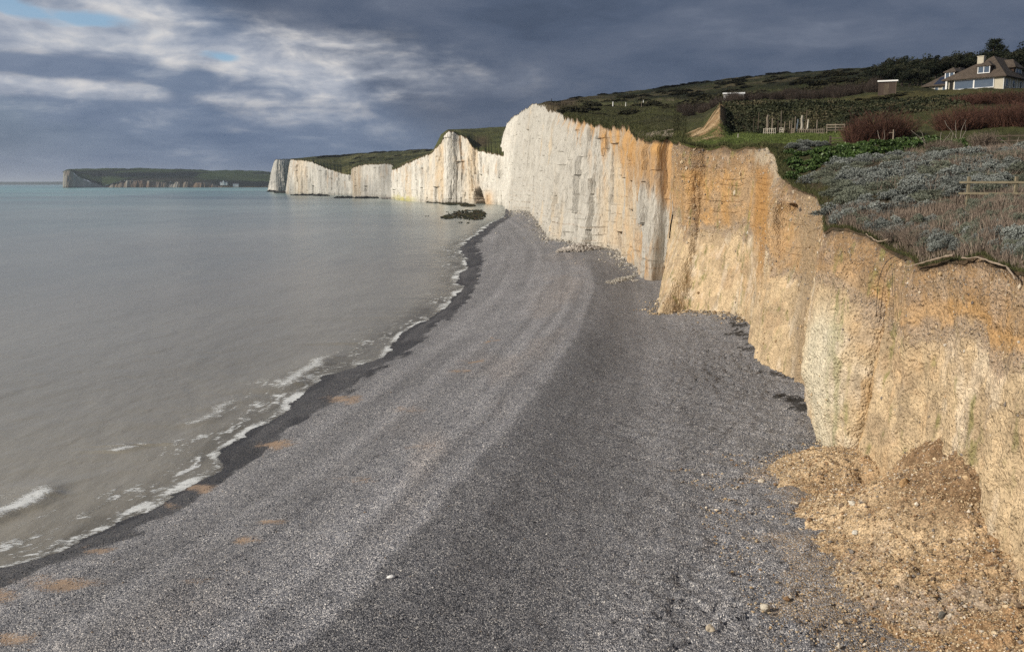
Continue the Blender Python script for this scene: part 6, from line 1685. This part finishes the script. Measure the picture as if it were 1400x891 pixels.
# green leafy strip
cnt = tries = 0
while cnt < 90 and tries < 3000:
    tries += 1
    u = rs.uniform(1078, 1300); d = rs.uniform(84, 97)
    if d < edge_d(u) + .6: continue
    if u > 1240 and d < 88: continue
    r = rs.uniform(.6, 1.15); p = gp(u, d)
    if not free(p, r * .8): continue
    plant('leafy_plant', LEAFY[cnt % 4], p - [0, 0, .05], (r, r, r * rs.uniform(.8, 1.3)), 'bright green broad-leaved plant in the leafy strip behind the silver shrubs', 'plant', 'green plants of the leafy strip'); cnt += 1
for (u, d, r) in [(1238, 92, .95), (1226, 91, .8), (1312, 90, .8), (1330, 91, .9), (1345, 90, .7), (1322, 88.5, .7), (1365, 90, .6)]:
    plant('leafy_plant', LEAFY[int(u) % 4], gp(u, d), (r, r, r * 1.7), 'tall green leafy plant standing before the red bushes', 'plant', 'tall green plants before the red bushes')
# red-brown twiggy bushes
for i, (u, d, rx, vt, lb) in enumerate([
        (1206, 104, 3.5, 150, 'largest round red-brown twiggy bush, right of the three-rail fence'),
        (1176, 103, 2.0, 164, 'smaller red-brown twiggy bush against the left side of the largest one'),
        (1312, 108, 3.0, 146, 'red-brown twiggy bush above the bleached dead stems'),
        (1346, 110, 2.6, 142, 'red-brown bush between the dead stems and the dark rail fence'),
        (1380, 108, 2.8, 139, 'tall red-brown bush behind the dark rail fence'),
        (1412, 107, 3.0, 138, 'red-brown bush cut by the right edge of the picture, behind the rail fence'),
        (1322, 138, 2.4, 129, 'upper red-brown bush on the bank under the big house windows'),
        (1350, 140, 2.8, 124.5, 'upper red-brown bush on the bank under the house corner'),
        (1390, 138, 3.2, 122.5, 'upper red-brown bush on the bank under the side wall of the house'),
        (1425, 134, 3.2, 126, 'upper red-brown bush beyond the right picture edge below the house')]):
    pp = gp(u, d); h_ = max(.8, zat(u, vt, d) - pp[2] + .15)
    plant('red_bush', REDT[i % 3], pp - np.array([0, 0, .15]), (rx, rx, h_), lb, 'bush', 'red-brown twiggy bushes below the house', i * 1.3)
# bleached dead stems before them
for i, (u, d, h_, lb) in enumerate([(1265, 89, 1.5, 'leftmost bleached dead stem, forked low'), (1285.5, 88, 1.6, 'bleached dead stem bending right between two others'),
                                   (1299, 91, 1.2, 'short bleached dead stem behind the leafy strip'), (1310, 92, 2.3, 'tallest bleached dead stem, branching like antlers'), (1206, 96, 1.4, 'pale dead stem in front of the largest red bush'), (1385, 80, 1.3, 'pale dead stalk right of the rail fence post')]):
    g = np.random.default_rng(500 + i); mb = MB()
    for k in range(4 if i == 3 else 2):
        p = np.array([g.normal(0, .06), 0, -.1]); dr = np.array([g.normal(0, .28), g.normal(0, .2), 1.0]); pts = [p]
        for s_ in range(5): p = p + dr * h_ / 5; dr = dr + np.array([g.normal(0, .3), g.normal(0, .2), 0]); pts.append(p)
        mb.tube([tuple(q) for q in pts], list(np.linspace(.04, .014, 6)), 6)
    o = mb.build('dead_stem', simple_mat('bleached_stem', (.22, .19, .155), .9, .3)); o.location = tuple(gp(u, d)); tag(o, lb, 'dead stem')
plant('dry_bush', take(twig_obj('proto', 420, np.random.default_rng(61), 1.0, 1.0, .012, M_DRYS, sub=3)), gp(1345, 88.6), (1.9, 1.2, 1.3), 'pale dry feathery bush below the dark rail fence', 'bush', None)
plant('dry_bush', take(twig_obj('proto', 420, np.random.default_rng(62), 1.0, 1.0, .012, M_DRYS, sub=3)), gp(1288, 84), (1.6, 1.1, 1.0), 'straw-brown bush at the right end of the green leafy strip', 'bush', None)
plant('dry_bush', take(twig_obj('proto', 520, np.random.default_rng(63), 1.0, 1.0, .009, M_DRYS, sub=3)), gp(1256, edge_d(1256) + .5), (.9, .8, .9), 'rusty brown tuft hanging over the cliff edge by the slanting root', 'bush', None)
plant('dry_bush', take(twig_obj('proto', 520, np.random.default_rng(64), 1.0, 1.0, .009, M_DRYS, sub=3)), gp(1228, edge_d(1228) + .6), (.8, .8, .8), 'dark brown tuft in the notch of the cliff edge', 'bush', None)

# dry stalks: one field of thin stems
def blades(name, P, hgt, wid, m, lab_, cat_, seed, lean=.25):
    g = np.random.default_rng(seed); n = len(P)
    a = g.uniform(0, 6.28, n); sx_, sy_ = np.cos(a) * wid, np.sin(a) * wid
    top = P + np.stack([g.normal(0, lean, n) * hgt, g.normal(0, lean, n) * hgt, hgt], 1)
    mid = P * .45 + top * .55; mid[:, 2] += hgt * .04
    s_ = np.stack([sx_, sy_, np.zeros(n)], 1)
    V_ = np.stack([P - s_, P + s_, mid + s_ * .8, top, mid - s_ * .8], 1)
    lv = np.repeat(np.clip(g.normal(.5, .25, n), 0, 1), 5)
    o = mesh_np(name, V_.reshape(-1, 3), np.arange(n * 5), 5, m, None, False, dict(leaf=lv))
    return tag(o, lab_, cat_, None, 'stuff')
def field(n, u0, u1, d0, d1, seed, cond=None, emin=.15):
    g = np.random.default_rng(seed); out = []
    us = g.uniform(u0, u1, n); ds = np.sqrt(g.uniform(d0 ** 2, d1 ** 2, n))
    for u, d in zip(us, ds):
        if d < edge_d(u) + emin: continue
        if cond is not None and not cond(u, d): continue
        th = math.atan((u - CU) / F / 1.03)
        q = on_land(d * math.sin(th), d * math.cos(th))
        if q is not None: out.append(q)
    return np.array(out)
nzs = lambda u, d, sc, s: float(vn(u / (16 * sc), d / (2.0 * sc), 0, s))
P = np.concatenate([field(42000, 1128, 1470, 34, 57, 71), field(9000, 1240, 1470, 74, 86, 72), field(6000, 1080, 1470, 56, 80, 73, lambda u, d: nzs(u, d, 2, 5) > .1)])
hh = np.random.default_rng(3).uniform(.22, .62, len(P)) * (1 + .65 * vn(P[:, 0] / 1.6, P[:, 1] / 1.6, 0, 402))
blades('dry_stalks', P - [0, 0, .05], hh, np.random.default_rng(4).uniform(.008, .016, len(P)), M_DRYS, 'greyish brown dry stalks covering the near clifftop', 'dry stalks', 74)
# turf fringe hanging over the brink and grass on the terrace
g = np.random.default_rng(75)
tpA = np.concatenate([CL['A']['top'], CL['D']['top']]); NA = np.concatenate([CL['A']['N'], CL['D']['N']]); dA = np.hypot(tpA[:, 0], tpA[:, 1])
sel = np.where((tpA[:, 1] > 20) & (dA < 300))[0]
i = g.choice(sel, 26000); q = g.exponential(.35, len(i)) * np.clip(dA[i] / 70, .7, 2.5); P = tpA[i].copy(); P[:, :2] += NA[i] * (.14 - q)[:, None]; P[:, 2] += .03 + .0 * q
Pz = []
for p in P:
    h_ = on_land(p[0], p[1]); Pz.append(h_[2] if h_ is not None and abs(h_[2] - p[2]) < 1.5 else p[2])
P[:, 2] = np.array(Pz) - .03
sc_ = np.clip(dA[i] / 60, .7, 2.6)
blades('turf_fringe', P, g.uniform(.10, .30, len(i)) * sc_, g.uniform(.008, .016, len(i)) * sc_, M_TURF, 'ragged grass fringe along the brink of the cliffs', 'grass', 76, .6)
P = field(26000, 925, 1190, 104, 131, 77)
blades('grass', P, np.random.default_rng(5).uniform(.05, .15, len(P)), np.full(len(P), .022), M_LAWN, 'short green grass on the terrace in front of the wooden posts', 'grass', 78, .5)
P = field(26000, 755, 940, 150, 330, 79)
blades('grass', P, np.random.default_rng(6).uniform(.12, .32, len(P)), np.full(len(P), .05), M_TURFD, 'rough dark grass on the clifftop field above the white cliff', 'grass', 80, .6)
# overgrown bank
rb_ = random.Random(3)
P = field(24000, 978, 1330, 131, 154, 81, lambda u, d: rb_.random() < float(ss(980, 1022, u)) * .85 + .15 and (u > 994 or d > 144))
P = P[np.random.default_rng(9).permutation(len(P))]
g = np.random.default_rng(82); P[:, 2] += g.uniform(0, .35, len(P)) * (1 + fbm(P[:, 0] / 3, P[:, 1] / 3, 0, 3, 83))
o = leaf_obj('bank_creeper', P, g.uniform(.18, .42, len(P)), M_IVY, g, .3, None, .7, np.clip(.5 + .6 * fbm(P[:, 0] / 4, P[:, 1] / 4, 0, 3, 84) + g.normal(0, .12, len(P)), 0, 1))
tag(o, 'dark green creeper covering the bank behind the wooden posts', 'creeper', None, 'stuff')
# hedge of brown bare bushes across the slope, and gorse on the hill
rs = np.random.default_rng(41)
hed = [(rs.uniform(965, 1095), rs.uniform(204, 232)) for _ in range(30)] + [(rs.uniform(1085, 1200), rs.uniform(186, 226)) for _ in range(34)] + [(rs.uniform(925, 975), rs.uniform(215, 250)) for _ in range(10)]
for i, (u, d) in enumerate(hed):
    r = rs.uniform(1.3, 2.3); h_ = rs.uniform(1.5, 2.7)
    lb = 'bare brown bush in the hedge by the long pale hut' if u < 1090 else 'bare brown bush in the thicket left of the board shed'
    plant('bare_bush', BRT[i % 4], gp(u, d) - np.array([0, 0, .2]), (r, r, h_), lb, 'bush', 'bare bushes by the long hut' if u < 1090 else 'bare bushes left of the shed')
for i in range(26):
    u, d = rs.uniform(1095, 1205), rs.uniform(205, 290); r = rs.uniform(1.6, 2.8)
    plant('dark_shrub', GORSE[i % 4], gp(u, d) - np.array([0, 0, .2]), (r, r, r * 1.0), 'dark evergreen shrub at the left skirt of the wood', 'shrub', 'dark shrubs at the skirt of the wood')
for i in range(130):
    u = rs.uniform(760, 1190); d = rs.uniform(250, 640)
    if abs(d - 372 - (u - 800) * .12) < 12 and u < 940: continue
    if d < edge_d(u) + 25: continue
    r = rs.uniform(1.6, 4.2)
    plant('gorse_bush', GORSE[i % 4], gp(u, d) - np.array([0, 0, .3]), (r * 1.2, r * 1.2, r * .7), 'dark gorse bush scattered on the dim hillside', 'bush', 'gorse bushes on the hillside')
for i, u in enumerate([790, 797, 884, 892, 899, 907, 915, 924, 937, 951, 966, 983, 1000, 1014, 1022, 1040, 1055, 1062, 1071, 1092, 1103, 770, 757, 828, 845]):
    d = float(np.interp(u, [745, 860, 900, 1000, 1100], [540, 730, 740, 750, 770])) - 8; r = rs.uniform(2.5, 5.5)
    plant('gorse_bush', GORSE[i % 4], gp(u, d) - np.array([0, 0, .4]), (r * 1.5, r * 1.5, r * .55), 'dark gorse bush breaking the skyline of the hill', 'bush', 'gorse bushes on the skyline')
for i in range(16):
    u, d = rs.uniform(1175, 1300), rs.uniform(150, 176); r = rs.uniform(.5, 1.1)
    plant('gorse_bush', GORSE[i % 4], gp(u, d), (r * 1.3, r * 1.3, r * .7), 'small dark bush on the grass slope below the cottage', 'bush', 'small bushes below the cottage')
# far downs: hedge line and bushes, a few pixels each
def gpf(u, d):
    v = 210.0
    for _ in range(6): v = float(PFAR(np.array(float(u)), np.array(float(d))))
    return at_d(u, v, d)
for i in range(60):
    if i < 34: u = rs.uniform(440, 596); d = 1760 + rs.normal(0, 8); r = rs.uniform(4, 9); lb, gg = 'dark bush in the hedge along the far skyline', 'bushes of the far hedge'
    else: u = rs.uniform(478, 590); d = rs.uniform(1350, 1700); r = rs.uniform(3, 6); lb, gg = 'dark bush scattered on the far olive slope', 'bushes on the far slope'
    plant('far_bush', GORSE[i % 4], gpf(u, d) - np.array([0, 0, 1.]), (r * 1.6, r * 1.6, r * .6), lb, 'bush', gg)

# trees of the wood behind the houses
TREES = []
for i in range(5):
    g = np.random.default_rng(600 + i)
    t = thing('wind_clipped_tree', 'dark wind-clipped tree in the dense wood behind the houses', 'tree', (0, 0, -500), 0, 'trees of the wood behind the houses')
    mb = MB(); lean = .12 + .06 * i
    pts = [(lean * z_ * z_ * .35, .06 * math.sin(z_ * 2 + i), z_) for z_ in (-.1, .15, .3, .5, .72)]
    mb.tube(pts, [.045, .035, .03, .022, .012], 7)
    for k in range(7):
        z_ = g.uniform(.25, .6); a_ = g.uniform(0, 6.28); b_ = (lean * z_ * z_ * .35, 0, z_)
        mb.tube([b_, (b_[0] + .18 * math.cos(a_), .18 * math.sin(a_), z_ + .10), (b_[0] + .30 * math.cos(a_), .30 * math.sin(a_), z_ + .24)], [.016, .011, .006], 5)
    mb.build('trunk', M_BARK, t, True)
    n = 2000; lumps = 22
    c = g.normal(size=(lumps, 3)) * np.array([.24, .24, .17]) + np.array([lean * .2, 0, .62]); c[:, 2] = np.clip(c[:, 2], .30, .92)
    r = g.uniform(.09, .20, lumps); j = g.integers(lumps, size=n)
    q = g.normal(size=(n, 3)); q /= np.linalg.norm(q, axis=1, keepdims=True)
    P = c[j] + q * (r[j] * g.uniform(.55, 1.1, n) ** .7)[:, None] * np.array([1.15, 1.15, .75])
    cr = leaf_obj('crown', P, g.uniform(.035, .085, n), M_DARKL if i < 3 else M_OLIVEL, g, .2, t, .6, np.clip(.5 + 1.2 * (q[:, 2] * .35) + g.normal(0, .15, n), 0, 1))  # leaves on top of each clump paler, light put into colour
    KIDS[t.name] = list(t.children) or [o for o in C.objects if o.parent == t]
    TREES.append(t)
sk_u = [1188, 1195, 1204, 1212, 1220, 1229, 1240, 1249, 1260, 1272, 1283, 1294, 1303, 1312, 1325, 1338, 1348, 1362, 1374, 1384, 1392, 1401, 1415, 1430]
sk_v = [93, 89, 83, 83, 80.5, 78.5, 78, 76.5, 77.5, 79, 77, 74.5, 73.5, 71.5, 71, 70, 70, 69, 66, 66, 62, 63, 62, 60]
used = [False] * 5
k = 0
for row, (d, dv) in enumerate([(266, 0), (252, 5), (238, 10), (230, 15)]):
    for u0 in np.arange(1192 + row * 3, 1440, 9.5 - row * .3):
        u = u0 + rs.uniform(-3, 3)
        if row == 3 and u < 1225: continue
        if row >= 2 and u > 1262: continue
        vt = float(np.interp(u, sk_u, sk_v)) + dv * rs.uniform(.6, 1.3) + rs.uniform(-.5, 3.0)
        p = gp(u, d); h_ = zat(u, vt, d) - p[2]
        h_ = max(h_, 3.0) / .97
        s = (h_ * rs.uniform(.85, 1.1), h_ * rs.uniform(.85, 1.1), h_)
        i = k % 5; k += 1
        if not used[i]:
            used[i] = True; t = TREES[i]; t.location = tuple(p); t.scale = s; t.rotation_euler = (0, 0, rs.uniform(-.5, .5))
        else: copy_tree(TREES[i], p, rs.uniform(-.6, .6), s)
# the tall pine over the chimney
g = np.random.default_rng(700); p = gp(1355, 232); h_ = zat(1355, 55, 232) - p[2]
t = thing('pine_tree', 'tall ragged dark pine rising highest behind the house roof', 'tree', p)
mb = MB(); mb.tube([(0, 0, -.3), (.1, 0, h_ * .4), (-.1, 0, h_ * .75), (0, 0, h_ * .97)], [.25, .2, .12, .04], 7); mb.build('trunk', M_BARK, t, True)
P = []; S = []
for k in range(40):
    z_ = h_ * g.uniform(.45, 1.0); L_ = (1.08 - z_ / h_) * 3.6 + .5; a_ = g.uniform(0, 6.28); L_ *= g.uniform(.6, 1.2)
    c = np.array([math.cos(a_) * L_ * .8, math.sin(a_) * L_ * .8, z_ + .15 * L_]); m_ = 90
    q = g.normal(size=(m_, 3)) * np.array([.55, .55, .26]) * (.5 + .22 * L_); P.append(c + q)
    f = g.random((20, 1)); P.append(np.array([0, 0, z_]) * (1 - f) + c * f + g.normal(0, .12, (20, 3)))
P = np.concatenate(P)
leaf_obj('crown', P, g.uniform(.18, .42, len(P)), M_DARKL, g, .2, t, .5)
# ------------------------------------------------------------------ unseen clouds placed to shade the land, and the sea air
def cloud(cx, cy, cz, rx, ry, rz, thin, lab_, seed, rot=0.0):
    """a broad lumpy cloud with ragged edges, unseen, placed to block sun; thin = how much light each of its surfaces lets straight through"""
    n1, n2 = 72, 30
    a = np.linspace(0, 2 * math.pi, n1, endpoint=False); b = np.linspace(-math.pi / 2, math.pi / 2, n2)
    A, B = np.meshgrid(a, b)
    X, Y, Z = np.cos(A) * np.cos(B), np.sin(A) * np.cos(B), np.sin(B)
    r = 1 + .16 * fbm(X * 2.2 + seed, Y * 2.2, Z * 2.2, 4, 800 + seed) + .10 * np.abs(vn(X * 5, Y * 5, Z * 5, seed))
    X, Y, Z = X * r * rx, Y * r * ry, np.where(Z < 0, Z * .45, Z) * r * rz
    c, s = math.cos(rot), math.sin(rot)
    G = np.stack([cx + X * c - Y * s, cy + X * s + Y * c, cz + Z], -1)
    G = np.concatenate([G, G[:, :1]], 1)
    m, nt = mat('shade_cloud')
    nt.b.inputs['Base Color'].default_value = (.85, .86, .88, 1); nt.b.inputs['Roughness'].default_value = 1; nt.b.inputs['Specular IOR Level'].default_value = 0
    tr = nt.node('ShaderNodeBsdfTransparent'); mx = nt.node('ShaderNodeMixShader')
    f = nt.mrange(nt.noise(nt.pos, 6.0 / max(rx, ry), 5, .6), .35, .65, max(thin - .18, 0), min(thin + .18, 1))
    nt.set(mx.inputs[0], f); nt.l.new(nt.b.outputs[0], mx.inputs[1]); nt.l.new(tr.outputs[0], mx.inputs[2]); nt.l.new(mx.outputs[0], nt.out.inputs['Surface'])
    o = grid_obj('cloud', G, m, None, True)
    return tag(o, lab_, 'cloud', None, 'structure')
def above(x, y, z, alt):
    k = (alt - z) / sunv.z
    return x + sunv.x * k, y + sunv.y * k, alt
# placed out of view, it shades the hill and the houses, while the cliff faces in front stay in the sun
ax_ = math.atan2(650, 20)
cx, cy, cz = above(405, 520, 60, 430); cloud(cx, cy, cz, 315, 560, 60, .64, 'unseen low cloud placed over the sea to shade the hill', 1, R(-2))
cx, cy, cz = above(150, 215, 40, 400); cloud(cx, cy, cz, 95, 75, 24, .94, 'unseen thin small cloud added to dim the houses on the hill', 2, 0)
cx, cy, cz = above(-395, 1660, 30, 700); cloud(cx, cy, cz, 280, 620, 60, .80, 'unseen thin cloud placed over the bay to dim the long white cliff', 3, R(14))
cx, cy, cz = above(-1700, 4700, 40, 1500); cloud(cx, cy, cz, 1100, 900, 160, .70, 'unseen cloud placed over the bay to shade the distant headland', 4, 0)
# sea air
mb = MB(); mb.box(-62000, 62000, -3100, 62000, -3.8, 190.0)
m = bpy.data.materials.new('sea_air'); m.use_nodes = True; nt = NT(m.node_tree); nt.n.clear()
out = nt.node('ShaderNodeOutputMaterial'); vol = nt.node('ShaderNodeVolumePrincipled')
vol.inputs['Color'].default_value = (.72, .80, .92, 1); vol.inputs['Density'].default_value = .000045; vol.inputs['Anisotropy'].default_value = .25
nt.l.new(vol.outputs[0], out.inputs['Volume'])
o = mb.build('haze', m); tag(o, 'thin pale sea haze filling the bay', 'haze', None, 'stuff')
o.visible_shadow = True
